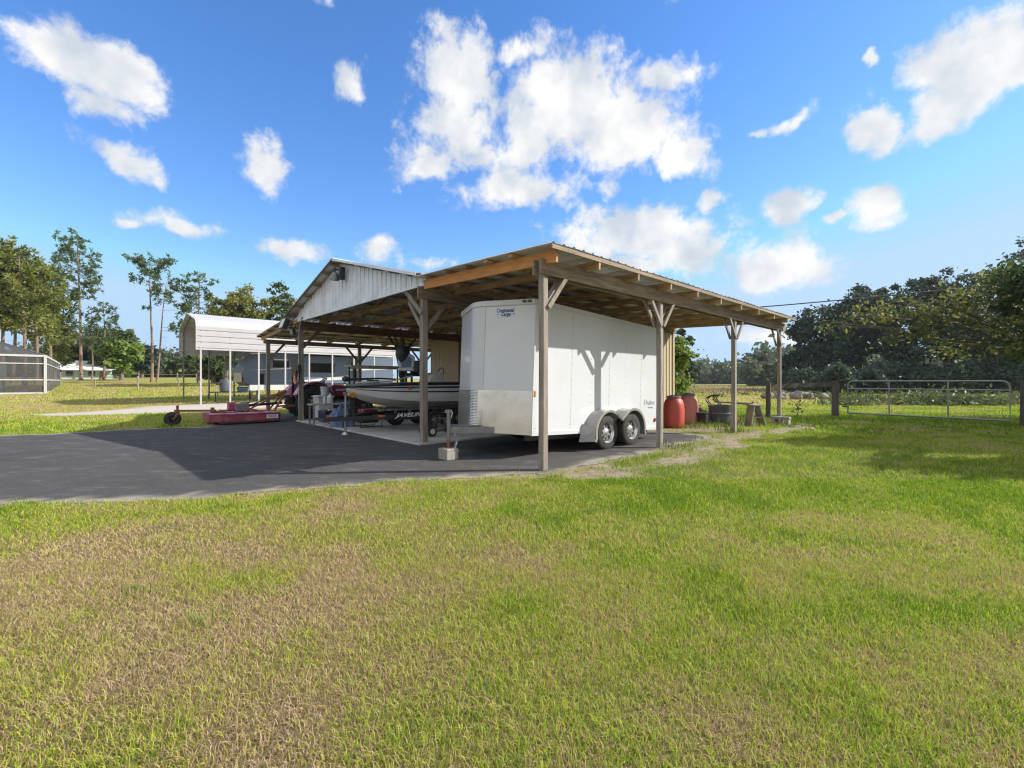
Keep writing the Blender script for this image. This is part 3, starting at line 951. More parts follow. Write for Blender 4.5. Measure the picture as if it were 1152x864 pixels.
ribbed_roof((YO, ZO), (YR + 0.12, zr(YR - 0.01) + 0.005), U0, U1).build('roof_panel', lean_metal, barn)
ribbed_roof((YR - 0.1, ZE + 0.02), (YA, ZA + 0.02), U0, U1).build('roof_panel', roof_metal, barn)
ribbed_roof((YA, ZA + 0.02), (YL + 0.1, ZE - 0.005), U0, U1).build('roof_panel', roof_metal, barn)
ribbed_roof((YL - 0.1, ZE - 0.03), (YLL, ZLL), U0, U1).build('roof_panel', roof_under, barn)
rc = MB()
rc.prism([(YA - 0.2, ZA - 0.025), (YA, ZA + 0.05), (YA + 0.2, ZA - 0.025), (YA + 0.2, ZA - 0.01), (YA, ZA + 0.066), (YA - 0.2, ZA - 0.01)], U0 - 0.02, U1 + 0.02, 'yz')
rc.build('ridge_cap', roof_metal, barn)
rt = MB()   # thin bright rake trim over the gable
rt.bar((U0 - 0.012, YA, ZA + 0.012), (U0 - 0.012, YR, ZE + 0.012), 0.02, 0.06)
rt.build('rake_trim', gable_metal, barn)
rt = MB()
rt.bar((U0 - 0.012, YA, ZA + 0.012), (U0 - 0.012, YL, ZE + 0.0), 0.02, 0.05)
rt.build('rake_trim', wood_dark, barn)


def post(u, v, z1, m=wood_old, s=0.14, z0=0.0):
    mb = MB()
    n_ = 6
    lx, ly = rnd.uniform(-0.012, 0.012), rnd.uniform(-0.012, 0.012)
    vs = []
    for i in range(n_ + 1):
        t_ = i / n_; k = math.sin(math.pi * t_)
        tw = 0.03 * math.sin(t_ * 2 + u * 3 + v)
        for a, c in ((-1, -1), (1, -1), (1, 1), (-1, 1)):
            h_ = s / 2 * (1 + 0.015 * math.sin(t_ * 9 + a * 2 + c + u))
            vs.append((u + lx * k + (a * math.cos(tw) - c * math.sin(tw)) * h_, v + ly * k + (a * math.sin(tw) + c * math.cos(tw)) * h_, z0 - 0.05 + (z1 - z0 + 0.05) * t_))
    mb.add(vs, [(i * 4 + k, i * 4 + (k + 1) % 4, i * 4 + 4 + (k + 1) % 4, i * 4 + 4 + k) for i in range(n_) for k in range(4)] + [(3, 2, 1, 0), (n_ * 4, n_ * 4 + 1, n_ * 4 + 2, n_ * 4 + 3)])
    o = mb.build('post', m, barn, bevel=0.008)
    return o


def brace(a, b_, m=wood_old, w_=0.045, h=0.09, up=(0, 0, 1)):
    mb = MB(); mb.bar(a, b_, w_, h, up); return mb.build('brace', m, barn)


# right-hand lean-to row
for i, u in enumerate((0, 3.46, 7.28, 10.9)):
    post(u, 0, 3.19, wood_pale if i in (1, 2) else wood_old, 0.105)
    for s in (-1, 1):
        if (i == 0 and s < 0) or (i == 3 and s > 0): continue
        for dv in (-0.074, 0.074):
            brace((u + s * 0.04, dv, 2.47), (u + s * 0.47, dv, 3.0), wood_old, 0.036, 0.07)
for dv in (-0.0735, 0.0735):
    mb = MB(); mb.box2((-0.14, dv - 0.02, 2.955), (5.45, dv + 0.02, 3.185)); mb.build('beam', wood_beam, barn)
    mb = MB(); mb.box2((5.455, dv - 0.021, 2.95), (11.2, dv + 0.019, 3.18)); mb.build('beam', wood_beam, barn)
# main rows
post(0.2, 3.68, 3.40, s=0.13)
post(3.9, 3.68, 3.30)
post(0.12, 11.2, 3.45, s=0.13)
post(3.9, 11.2, 3.3, wood_dark)
post(6.72, 11.2, 3.3, wood_dark)
for u in (0.15, 3.95, 7.3, 10.9):
    post(u, 15.2, 3.02, s=0.13)
mb = MB(); mb.box2((0.0, 3.585, 3.1), (6.75, 3.625, 3.36)); mb.build('beam', wood_beam, barn)
mb = MB(); mb.box2((0.28, 3.735, 3.1), (6.75, 3.775, 3.36)); mb.build('beam', wood_beam, barn)
for dv in (-0.1, 0.1):
    mb = MB(); mb.box2((0.02, 11.2 + dv - 0.02, 3.08), (6.78, 11.2 + dv + 0.02, 3.34)); mb.build('beam', wood_dark, barn)
mb = MB(); mb.box2((0.0, 15.11, 2.86), (11.1, 15.15, 3.02)); mb.build('beam', wood_beam, barn)
mb = MB(); mb.box2((0.0, 15.25, 2.86), (11.1, 15.29, 3.02)); mb.build('beam', wood_beam, barn)
for u, v, z, ss in ((0.2, 3.68, 3.1, ((1, 0), (0, 1))), (0.12, 11.2, 3.1, ((1, 0),)), (3.9, 11.2, 3.08, ((1, 0), (-1, 0), (0, 1))), (0.15, 15.2, 2.86, ((1, 0),)), (3.95, 15.2, 2.86, ((1, 0), (-1, 0))), (7.3, 15.2, 2.86, ((1, 0), (-1, 0)))):
    for sx, sy in ss:
        mm = wood_old if v < 4 else wood_dark if v < 12 else wood_beam
        brace((u + sx * 0.06, v + sy * 0.06, z - 0.62), (u + sx * 0.62, v + sy * 0.62, z + 0.03), mm, 0.045, 0.085)
brace((0.1, 3.62, 2.80), (0.1, 4.30, 3.38), wood_old, 0.045, 0.10)

# lean-to rafters and purlins
RU = (0.94, 2.1, 3.27, 4.43, 5.62, 6.84, 8.04, 9.27, 10.48)
for u in RU:
    mb = MB(); mb.bar((u, -0.36, zr(-0.36) - 0.125), (u, 3.57, zr(3.2) - 0.125), 0.042, 0.14); mb.build('rafter', wood_raft, barn)
mb = MB(); mb.bar((-0.02, -0.30, zr(-0.3) - 0.145), (-0.02, 3.30, zr(3.25) - 0.145), 0.045, 0.19); mb.build('fascia_board', wood_new, barn, bevel=0.004)
for v in (0.55, 1.15, 1.75, 2.35, 3.0):
    mb = MB(); mb.box2((U0 + 0.04, v - 0.045, zr(v) - 0.053), (U1 - 0.05, v + 0.045, zr(v) - 0.012)); mb.build('purlin', wood_raft if v < 1.2 else wood_beam, barn)
mb = MB(); mb.box2((U0 + 0.02, YO + 0.01, ZO - 0.075), (U1 - 0.02, YO + 0.035, ZO - 0.013)); mb.build('eave_board', wood_beam, barn)
# left lean-to rafters
for u in (0.0, 1.3, 2.6, 3.9, 5.2, 6.5, 7.8, 9.1, 10.4):
    mb = MB(); mb.bar((u, 11.3, zr(11.97) - 0.12), (u, 15.5, zr(15.5) - 0.10), 0.042, 0.13); mb.build('rafter', wood_raft, barn)
for v in (12.3, 13.2, 14.1, 15.0, 15.45):
    mb = MB(); mb.box2((U0 + 0.04, v - 0.04, zr(v) - 0.05), (U1 - 0.05, v + 0.04, zr(v) - 0.012)); mb.build('purlin', wood_beam, barn)
# main roof purlins and trusses
for v in (3.7, 4.5, 5.3, 6.1, 6.9, 7.45, 7.85, 8.4, 9.2, 10.0, 10.8, 11.6):
    mb = MB(); mb.box2((U0 + 0.04, v - 0.045, zr(v) - 0.045), (U1 - 0.05, v + 0.045, zr(v) - 0.005)); mb.build('purlin', wood_beam, barn)
for u in (0.95, 2.15, 3.35, 4.55, 5.75):
    tr = thing('truss', None, None, (0, 0, 0)); tr.parent = barn
    zb = 3.43
    mb = MB(); mb.bar((u, 3.4, zb), (u, 11.9, zb), 0.04, 0.13); mb.build('bottom_chord', wood_raft, tr)
    for y0 in (YR + 0.1, YL - 0.1):
        mb = MB(); mb.bar((u, y0, zr(y0) - 0.10), (u, YA, ZA - 0.11), 0.041, 0.11); mb.build('top_chord', wood_raft, tr)
    mb = MB()
    for ya, za, yb in ((5.2, 0, 5.9), (7.65, 0, 5.9), (7.65, 0, 9.4), (10.1, 0, 9.4)):
        mb.bar((u + 0.002, ya, zb + 0.05), (u + 0.002, yb, zr(yb) - 0.13), 0.036, 0.08)
    mb.build('web', wood_raft, tr)

# gable wall: ribbed sheet, top cut to the slope
GB = 3.37


def ribbed_wall(p, q, zb, ztop, m, name='wall', step=0.23, flip=1):
    """vertical ribbed siding from p to q (x, y); ztop(t) gives the top"""
    p, q = Vector(p), Vector(q)
    d = q - p; ln = d.length; d = d / ln
    nrm = Vector((-d.y, d.x)) * flip
    ss, hh = [], []
    s = 0.0
    while s < ln:
        for ds, h in ((0, 0), (0.012, 0.02), (0.045, 0.02), (0.057, 0), (0.14, 0), (0.148, 0.006), (0.156, 0)):
            if s + ds < ln: ss.append(s + ds); hh.append(h)
        s += step
    ss.append(ln); hh.append(0)
    vs, fs = [], []
    for s, h in zip(ss, hh):
        b_ = p + d * s + nrm * h
        vs += [(b_.x, b_.y, zb), (b_.x, b_.y, ztop(s))]
    for i in range(len(ss) - 1):
        fs.append((2 * i, 2 * i + 2, 2 * i + 3, 2 * i + 1))
    mb = MB().add(vs, fs)
    return mb.build(name, m, barn, fix=False)


ribbed_wall((0.05, 11.80), (0.05, 3.34), GB, lambda s: max(GB + 0.01, zr(11.80 - s) - 0.012 - (0.11 if s < 0.6 else 0)), gable_metal, 'gable_wall', flip=-1)
mb = MB(); mb.box2((0.022, 3.335, GB - 0.03), (0.075, 11.8, GB + 0.012)); mb.build('gable_trim', gable_metal, barn)
mb = MB(); mb.box2((0.02, 3.30, GB - 0.03), (0.09, 3.345, zr(3.34) - 0.015)); mb.build('gable_trim', gable_metal, barn)
# closed-in room at the back of the barn, cream ribbed siding
ribbed_wall((6.85, 13.75), (6.85, 3.66), 0.0, lambda s: zr(13.75 - s) - 0.06, cream, 'siding_wall', flip=-1)
ribbed_wall((6.85, 3.64), (11.05, 3.64), 0.0, lambda s: 3.42, cream, 'siding_wall', flip=-1)
ribbed_wall((11.05, 3.66), (11.05, 13.75), 0.0, lambda s: zr(3.66 + s) - 0.06, cream, 'siding_wall', flip=-1)
ribbed_wall((11.05, 13.75), (6.85, 13.75), 0.0, lambda s: 3.2, cream, 'siding_wall', flip=-1)
mb = MB(); mb.box2((10.99, 3.6, 0), (11.09, 3.665, 3.43)); mb.build('corner_trim', cream, barn)
mb = MB(); mb.box2((6.8, 3.6, 0), (6.9, 3.665, 3.43)); mb.build('corner_trim', cream, barn)
mb = MB(); mb.box2((6.9, 3.585, 3.15), (11.2, 3.60, 3.36)); mb.build('beam', wood_beam, barn)


def child_thing(name, label, cat, u, v, z=0.0, rz=0.0, group=None):
    return thing(name, label, cat, W(u, v, z), ANG + rz, group)


# lamps that hang on the barn
t = child_thing('gable_lamp', 'weathered security lamp on a bent arm near the peak of the pale gable', 'lamp', 0.0, 7.45, 4.30)
mb = MB(); mb.tube([(0.0, 0.16, 0.10), (-0.10, 0.14, 0.11), (-0.20, 0.08, 0.05), (-0.22, 0.02, -0.03)], 0.022, 8); mb.build('arm', dark_steel, t, True)
mb = MB(); mb.box((-0.10, -0.14, -0.05), (0.14, 0.12, 0.34)); mb.build('ballast_box', dark_steel, t, bevel=0.01)
mb = MB(); mb.lathe([(0.02, 0.06), (0.06, 0.05), (0.10, -0.02), (0.13, -0.16), (0.11, -0.17), (0.02, -0.15)], 14, Matrix.Translation((-0.22, 0.02, -0.06)) @ Matrix.Rotation(R(18), 4, 'X')); mb.build('lamp_shade', grey_steel, t, True)
t = child_thing('flood_light', 'square pale floodlight tilted out beside the left corner post of the gable', 'lamp', -0.10, 11.62, 3.30)
mb = MB(); mb.box((-0.14, 0.12, -0.02), (0.16, 0.40, 0.36), Matrix.Rotation(R(20), 3, 'Y')); mb.build('lamp_head', black_plastic, t, bevel=0.02)
mb = MB(); mb.box((-0.224, 0.12, 0.01), (0.012, 0.36, 0.32), Matrix.Rotation(R(20), 3, 'Y')); mb.build('lens', lens_glass, t)
mb = MB(); mb.tube([(-0.05, 0.1, -0.05), (0.1, -0.1, -0.02), (0.15, -0.3, 0.0)], 0.02, 6); mb.build('bracket', dark_steel, t)
t = child_thing('small_flood_light', 'small black-framed floodlight hanging below the square one at the gable corner', 'lamp', 0.02, 11.36, 3.02)
mb = MB(); mb.box((-0.1, 0.05, 0.0), (0.10, 0.32, 0.24), Matrix.Rotation(R(-10), 3, 'Y')); mb.build('lamp_head', black_plastic, t, bevel=0.02)
mb = MB(); mb.box((-0.154, 0.05, -0.01), (0.012, 0.24, 0.17), Matrix.Rotation(R(-10), 3, 'Y')); mb.build('lens', rv_grey, t)
mb = MB(); mb.tube([(-0.05, 0.05, 0.12), (0.0, 0.0, 0.28)], 0.018, 6); mb.build('bracket', dark_steel, t)
t = child_thing('conduit', 'thin pale conduit bent up the left gable corner post', 'conduit', 0.02, 11.12, 0.05)
mb = MB(); mb.tube([(0, 0, 0.0), (0, 0.0, 2.5), (-0.01, 0.0, 2.75), (0.0, -0.10, 3.05), (0.0, -0.26, 3.34), (0.0, -0.34, 3.4)], 0.022, 8); mb.build('tube', galv, t, True)
mb = MB(); mb.box((-0.03, -0.1, 1.75), (0.1, 0.13, 0.2)); mb.build('outlet_box', dark_steel, t, bevel=0.01)

# ------------------------------------------------------------------ enclosed cargo trailer
TR = child_thing('cargo_trailer', 'tall white enclosed V-nose cargo trailer with tandem wheels parked under the lean-to', 'trailer', 0.55, 0.80)
TL, TW, Z0, Z1 = 4.28, 2.13, 0.315, 2.66
XC = 2.38
PM = Matrix.Translation((XC, 0, 0.33)) @ Matrix.Rotation(R(2.6), 4, 'Y') @ Matrix.Translation((-XC, 0, -0.33))
NOSE = [(0.0, 0.0), (-0.40, 0.86), (-0.435, 0.96), (-0.447, 1.065), (-0.435, 1.17), (-0.40, 1.27), (0.0, TW)]
outline = NOSE + [(TL, TW), (TL, 0.0)]
mb = MB()
mb.prism(outline, Z0, Z1, 'xy')
mb.build('body', white_paint, TR, bevel=0.012, M=PM)


def off_nose(d):
    """nose outline pushed outwards by d"""
    c = Vector((1.6, TW / 2)); out = []
    for p in NOSE:
        v = Vector(p) - c
        out.append(tuple(Vector(p) + v.normalized() * d))
    return out


def nose_band(i0, i1, z0, z1, d, m, name, bevel=0.0, parent=TR):
    a = off_nose(d)[i0:i1 + 1]; b_ = off_nose(0.001)[i0:i1 + 1]
    mb = MB(); mb.prism(a + b_[::-1], z0, z1, 'xy')
    return mb.build(name, m, parent, M=PM, bevel=bevel)


nose_band(0, 2, Z0 - 0.012, 1.07, 0.008, polished, 'stone_guard')
nose_band(2, 6, Z0 - 0.012, 1.07, 0.0085, diamond, 'stone_guard')
nose_band(1, 5, 1.072, Z1 - 0.06, 0.012, white_trim, 'nose_cap')
nose_band(0, 6, Z1 - 0.07, Z1 + 0.03, 0.03, white_trim, 'nose_trim', 0.01)
for y in (0, TW):
    mb = MB(); mb.box2((-0.01, y - 0.022, Z1 - 0.055), (TL + 0.02, y + 0.022, Z1 + 0.028)); mb.build('roof_rail', white_trim, TR, M=PM, bevel=0.01)
mb = MB(); mb.prism([(0.02, Z1), (0.02, Z1 + 0.02), (TL / 2, Z1 + 0.03), (TL, Z1 + 0.02), (TL, Z1)], 0.03, TW - 0.03); mb.build('roof', white_trim, TR, M=PM)
for y, s in ((0, -1), (TW, 1)):
    mb = MB(); mb.box2((0.0, y - 0.014 if s < 0 else y - 0.03, Z0 - 0.02), (TL, y + 0.03 if s < 0 else y + 0.014, Z0 + 0.05)); mb.build('bottom_rail', white_trim, TR, M=PM)
mb = MB(); mb.box2((0.0, -0.010, Z0 + 0.05), (0.11, 0.03, Z1 - 0.06)); mb.build('corner_post', white_trim, TR, M=PM, bevel=0.006)
mb = MB(); mb.box2((TL - 0.06, -0.012, Z0 + 0.05), (TL + 0.015, 0.03, Z1 - 0.06)); mb.build('corner_post', white_trim, TR, M=PM, bevel=0.006)
sm = MB()      # side-panel seams with rows of screws
for x in (1.03, 1.64, 2.25, 2.86, 3.47):
    for k in range(15):
        sm.box((x, -0.002, Z0 + 0.16 + k * 0.142), (0.011, 0.006, 0.011))
sm.build('screw_row', grey_steel, TR, M=PM)
sm = MB()
for x in (1.05, 2.27, 3.49):
    sm.box((x, -0.0005, (Z0 + Z1) / 2), (0.004, 0.003, Z1 - Z0 - 0.14))
sm.build('panel_seam', white_trim, TR, M=PM)
# fenders: tandem arches with an apron in front
WX = (1.93, 2.80)
arc = []
zc = 0.33
for k in range(0, 15):
    t_ = R(188 - k * 9.2)
    arc.append((WX[0] + 0.46 * math.cos(t_), zc + 0.46 * math.sin(t_)))
mid = [( (WX[0] + WX[1]) / 2, 0.585)]
arc2 = [(WX[0] + WX[1] - x, z) for x, z in arc[::-1]]
path = [p for p in arc if p[0] < 2.29] + mid + [p for p in arc2 if p[0] > 2.44]
path = [(path[0][0] - 0.03, 0.20)] + path + [(path[-1][0] + 0.03, 0.22)]
YF = -0.285
def strip(path, t, y0, y1):
    mb = MB()
    c = (sum(p[0] for p in path) / len(path), 0.3)
    inner = []
    for i, p in enumerate(path):
        a, b_ = Vector(path[max(i - 1, 0)]), Vector(path[min(i + 1, len(path) - 1)])
        d = (b_ - a).normalized()
        inner.append((p[0] + d.y * t, p[1] - d.x * t))
    mb.prism(path + inner[::-1], y0, y1)
    return mb
strip(path, 0.012, YF, 0.0).build('fender', dull_alu, TR)
strip(path, 0.05, YF - 0.006, YF + 0.004).build('fender_lip', alu, TR)
mb = MB(); mb.add([(path[0][0] - 0.16, -0.02, 0.18), (path[0][0] + 0.0, YF, 0.20), (path[3][0], YF, path[3][1] + 0.03), (path[4][0] - 0.1, -0.01, path[4][1] + 0.04), (path[0][0] - 0.02, -0.02, 0.18), (path[3][0] + 0.1, -0.01, path[3][1])],
       [(0, 1, 2, 3), (1, 4, 5, 2), (0, 3, 5, 4), (0, 4, 1), (3, 2, 5)])
mb.build('fender_apron', dull_alu, TR)


def wheel(parent, c, r, w_, rim_m, rim_r=0.6, name='wheel', axis=(0, 1, 0), holes=8, hub=None):
    """tyre with a dished, holed rim as its sub-part; axle along local y"""
    M = Matrix.Translation(c) @ Matrix.Rotation(R(90), 4, 'X')
    rr = r * rim_r
    mb = MB()
    h = w_ / 2
    mb.lathe([(rr, -h * 0.80), (rr * 1.08, -h * 0.95), (r * 0.88, -h), (r * 0.965, -h * 0.86), (r, -h * 0.6), (r * 0.992, -h * 0.2), (r * 0.992, h * 0.2), (r, h * 0.6), (r * 0.965, h * 0.86), (r * 0.88, h), (rr * 1.08, h * 0.95), (rr, h * 0.8)], 36, M, close=True)
    # tread blocks
    for k in range(36):
        t_ = 2 * math.pi * k / 36
        for q in (-0.55, 0.0, 0.55):
            p = Vector((math.cos(t_ + q * 0.1) * r * 0.997, math.sin(t_ + q * 0.1) * r * 0.997, q * w_ * 0.5))
            mb.add([M @ (p + Matrix.Rotation(t_, 3, 'Z') @ Vector(o_)) for o_ in ((0.006, -r * 0.07, -w_ * 0.11), (0.006, r * 0.07, -w_ * 0.11), (0.006, r * 0.07, w_ * 0.11), (0.006, -r * 0.07, w_ * 0.11), (-0.01, -r * 0.075, -w_ * 0.12), (-0.01, r * 0.075, -w_ * 0.12), (-0.01, r * 0.075, w_ * 0.12), (-0.01, -r * 0.075, w_ * 0.12))],
                   [(0, 1, 2, 3), (0, 4, 5, 1), (1, 5, 6, 2), (2, 6, 7, 3), (3, 7, 4, 0)])
    w = mb.build(name, rubber, parent, True)
    rb = MB()
    for s in (-1, 1):
        rb.lathe([(rr * 1.06, s * h * 0.94), (rr * 1.0, s * h * 0.80), (rr * 0.93, s * h * 0.30), (rr * 0.86, s * h * 0.10), (rr * 0.78, s * h * 0.34), (rr * 0.46, s * h * 0.40), (rr * 0.36, s * h * 0.62), (rr * 0.16, s * h * 0.80), (0.0001, s * h * 0.82)], 28, M, caps=False)
    rim = rb.build('rim', rim_m, w, True)
    if holes:
        hb = MB()
        for k in range(holes):
            t_ = 2 * math.pi * k / holes
            for s in (-1, 1):
                hb.lathe([(rr * 0.15, s * h * 0.36), (rr * 0.15, s * h * 0.42), (0.0001, s * h * 0.43)], 12, M @ Matrix.Translation((math.cos(t_) * rr * 0.62, math.sin(t_) * rr * 0.62, 0)))
        for s in (-1, 1):
            hb.lathe([(rr * 0.93, s * h * 0.31), (rr * 0.80, s * h * 0.29), (rr * 0.80, s * h * 0.33), (rr * 0.92, s * h * 0.35)], 28, M, close=True)
        hb.build('rim_opening', black_plastic, w)
        nb = MB()
        for k in range(6):
            t_ = 2 * math.pi * (k + 0.5) / 6
            for s in (-1, 1):
                nb.lathe([(rr * 0.05, s * h * 0.5), (rr * 0.05, s * h * 0.66), (0.0001, s * h * 0.68)], 6, M @ Matrix.Translation((math.cos(t_) * rr * 0.37, math.sin(t_) * rr * 0.37, 0)))
        nb.build('lug_nut', chrome, w)
    return w


for x in WX:
    wheel(TR, (x, -0.145, 0.333), 0.336, 0.205, chrome, 0.58)
    wheel(TR, (x, TW + 0.145, 0.333), 0.336, 0.205, chrome, 0.58)
ax = MB()
for x in WX:
    ax.tube([(x, -0.1, 0.30), (x, TW + 0.1, 0.30)], 0.04, 8)
ax.build('axle', dark_steel, TR)
fr = MB()
for y in (0.25, TW - 0.25):
    fr.box2((0.1, y - 0.03, Z0 - 0.13), (TL - 0.1, y + 0.03, Z0 - 0.02))
fr.build('chassis', dark_steel, TR, M=PM)
tg = MB()
for s in (-1, 1):
    tg.bar((-1.06, 1.065 + s * 0.05, Z0 + 0.04), (0.5, 1.065 + s * 0.78, Z0 + 0.04), 0.06, 0.11)
tg.box((-0.60, 1.065, Z0 + 0.105), (0.5, 0.34, 0.012))
tg.build('tongue', grey_steel, TR, M=PM)
cp = MB(); cp.tube([(-1.0, 1.065, Z0 + 0.05), (-1.12, 1.065, Z0 + 0.06), (-1.22, 1.065, Z0 + 0.04)], [0.04, 0.045, 0.04], 10)
cp.box((-1.12, 1.065, Z0 + 0.11), (0.14, 0.03, 0.05)); cp.build('coupler', dark_steel, TR, M=PM)
jk = MB(); jk.tube([(-1.05, 0.97, 0.34), (-1.05, 0.97, 0.83)], 0.034, 12); jk.box((-1.05, 0.97, 0.83), (0.09, 0.09, 0.06)); jk.build('jack', grey_steel, TR, True)
jk = MB(); jk.tube([(-1.05, 0.97, 0.20), (-1.05, 0.97, 0.5)], 0.026, 12); jk.box((-1.05, 0.97, 0.205), (0.12, 0.12, 0.012)); jk.build('jack_foot', rust, TR)
jk = MB(); jk.tube([(-1.05, 0.97, 0.82), (-1.05, 0.86, 0.82), (-1.07, 0.86, 0.72)], 0.010, 6); jk.build('jack_handle', grey_steel, TR)
ch = MB()
cpts = [(-1.0, 0.85, 0.44), (-1.02, 0.84, 0.34), (-0.99, 0.83, 0.24), (-0.99, 0.83, 0.14)]
for i in range(9):
    t_ = i / 8
    a = Vector(cpts[0]).lerp(Vector(cpts[3]), t_) + Vector((0.03 * math.sin(t_ * 5), 0.02 * math.sin(t_ * 3), 0))
    rot = Matrix.Rotation(R(90 * (i % 2)), 4, 'Z')
    ch.tube([a + rot.to_3x3() @ Vector((0.016 * math.cos(w_), 0, 0.026 * math.sin(w_))) for w_ in [2 * math.pi * k / 10 for k in range(11)]], 0.006, 5, cap=False)
ch.build('safety_chain', galv, TR)
hk = MB(); hk.tube([(-0.97, 0.86, 0.36), (-0.95, 0.86, 0.30), (-0.98, 0.86, 0.24), (-0.99, 0.86, 0.17), (-0.955, 0.86, 0.12), (-0.925, 0.86, 0.16)], 0.014, 8); hk.build('chain_hook', alu, TR, True)
# lamps on the trailer
mb = MB(); mb.box((0.05, -0.014, 1.03), (0.05, 0.016, 0.105)); mb.build('side_marker', amber, TR, M=PM, bevel=0.006)
for d in (-0.02, 0.07):
    mb = MB(); mb.box((-0.05 + d * -0.44 - 0.045, 0.02 + d + 0.06, Z1 - 0.015), (0.03, 0.06, 0.035), Matrix.Rotation(R(-65 + 90), 3, 'Z')); mb.build('clearance_lamp', dark_steel, TR, M=PM)
mb = MB(); mb.lathe([(0.045, 0), (0.045, 0.02), (0.0001, 0.026)], 16, Matrix.Translation((TL - 0.16, -0.001, Z0 + 0.21)) @ Matrix.Rotation(R(90), 4, 'X')); mb.build('tail_marker', red_lens, TR, M=PM)
mb = MB()
for k in range(3):
    mb.box((0.05 + 0.02 * k, -0.012, Z0 + 0.11), (0.006, 0.004, 0.006))
mb.build('rivet', grey_steel, TR, M=PM)
# lettering: name sticker high on the nose, dealer's mark low at the back of the side
a, b_ = Vector((0, 0, 0)), Vector((-0.40, 0.86, 0))
rt_ = (a - b_).normalized()
nrm = Vector((0, 0, 1)).cross(rt_) * -1
pc = b_.lerp(a, 0.40) + Vector((0, 0, 2.47))
nn = rt_.cross(Vector((0, 0, 1)))
if nn.dot(Vector((-1, -0.4, 0))) < 0: nn = -nn
mb = MB(); M_ = face_m(PM @ (pc + nn * 0.006), PM.to_3x3() @ rt_, PM.to_3x3() @ Vector((0, 0, 1)))
mb.box((0, 0, 0), (0.36, 0.135, 0.003)); st = mb.build('sticker', decal_blue, TR, M=M_)
text('lettering', 'Continental', 0.10, letter_navy, st, M_ @ Matrix.Translation((0.0, 0.032, 0.003)), 0.22, 0.003, width=0.335)
text('lettering', 'Cargo', 0.085, letter_navy, st, M_ @ Matrix.Translation((0.02, -0.036, 0.003)), 0.22, 0.003, width=0.19)
mb = MB(); mb.box((-0.13, -0.03, 0.003), (0.06, 0.008, 0.002)); mb.box((0.155, -0.03, 0.003), (0.045, 0.008, 0.002)); mb.build('sticker_stroke', letter_navy, st, M=M_)
M_ = face_m(PM @ Vector((TL - 0.42, -0.004, 0.93)), PM.to_3x3() @ Vector((1, 0, 0)), PM.to_3x3() @ Vector((0, 0, 1)))
text('lettering', 'Dealers', 0.17, letter_grey, TR, M_, 0.3, -0.002, width=0.46)
mb = MB(); mb.box((0.07, -0.115, 0), (0.22, 0.03, 0.003)); mb.build('lettering_bar', letter_grey, TR, M=M_)

cbk = child_thing('concrete_block', 'square concrete block propping the foot of the white trailer tongue jack', 'block', -0.50, 1.77)
mb = MB(); mb.box2((-0.13, -0.14, 0.006), (0.11, 0.0, 0.198)); mb.build('half_block', concrete, cbk, bevel=0.012)
mb = MB(); mb.box2((-0.12, 0.004, 0.006), (0.12, 0.14, 0.195)); mb.build('half_block', concrete, cbk, bevel=0.012)

# ------------------------------------------------------------------ boat on its own trailer (x = bow to stern)
BT = child_thing('bass_boat', 'white bass boat with navy stripes resting on a black trailer in the open bay', 'boat', -0.28, 6.6)
SEC = [  # x, half beam, gunwale z, chine half, chine z, keel z
    (0.00, 0.04, 1.215, 0.03, 1.16, 1.10), (0.12, 0.24, 1.22, 0.10, 1.09, 1.00), (0.35, 0.46, 1.235, 0.24, 1.00, 0.88), (0.7, 0.68, 1.25, 0.44, 0.92, 0.76),
    (1.15, 0.86, 1.265, 0.64, 0.86, 0.67), (1.7, 0.98, 1.275, 0.80, 0.82, 0.61), (2.4, 1.05, 1.28, 0.90, 0.80, 0.58), (3.4, 1.07, 1.28, 0.95, 0.79, 0.57), (4.5, 1.05, 1.27, 0.95, 0.79, 0.57), (5.2, 1.02, 1.26, 0.93, 0.79, 0.57)]


def hull_rows():
    rows = []
    for x, hb, zg, hc, zc_, zk in SEC:
        r_ = []
        ts = [0, 0.30, 0.52, 0.60, 0.76, 0.86, 1.0]
        for t_ in ts:
            y = hc + (hb - hc) * (t_ ** 0.8)
            r_.append((x, y, zc_ + (zg - zc_) * t_))
        rows.append((x, zk, r_))
    return rows


RW = hull_rows()


def band(i0, i1, d=0.0):
    mb = MB()
    for s in (-1, 1):
        vs, fs = [], []
        n_ = i1 - i0 + 1
        for x, zk, r_ in RW:
            for p in r_[i0:i1 + 1]:
                vs.append((p[0] - (d if x < 0.3 else 0), s * (p[1] + d), p[2]))
        for j in range(len(RW) - 1):
            for i in range(n_ - 1):
                fs.append((j * n_ + i, j * n_ + i + 1, (j + 1) * n_ + i + 1, (j + 1) * n_ + i))
        mb.add(vs, fs)
    return mb


mb = MB()
vs, fs = [], []
for x, zk, r_ in RW:
    p0 = r_[0]
    vs += [(x, -p0[1], p0[2]), (x, -p0[1] * 0.55, zk + (p0[2] - zk) * 0.5), (x, 0, zk), (x, p0[1] * 0.55, zk + (p0[2] - zk) * 0.5), (x, p0[1], p0[2])]
for j in range(len(RW) - 1):
    for i in range(4):
        fs.append((j * 5 + i, j * 5 + i + 1, (j + 1) * 5 + i + 1, (j + 1) * 5 + i))
mb.add(vs, fs); mb.build('hull_bottom', gel_bottom, BT, True)
band(0, 6).build('hull_side', gelcoat, BT, True)
band(2, 3, 0.006).build('stripe', navy, BT, True)
band(4, 4 + 1, 0.006).build('stripe', navy, BT, True)
band(0, 0 + 1, 0.0)
tb = MB()
tb.add([(5.2, -r_[1], r_[2]) for r_ in RW[-1][2]] + [(5.2, r_[1], r_[2]) for r_ in RW[-1][2]][::-1] + [(5.2, 0, 0.57)], [tuple(range(15))]); tb.build('transom', gelcoat, BT)
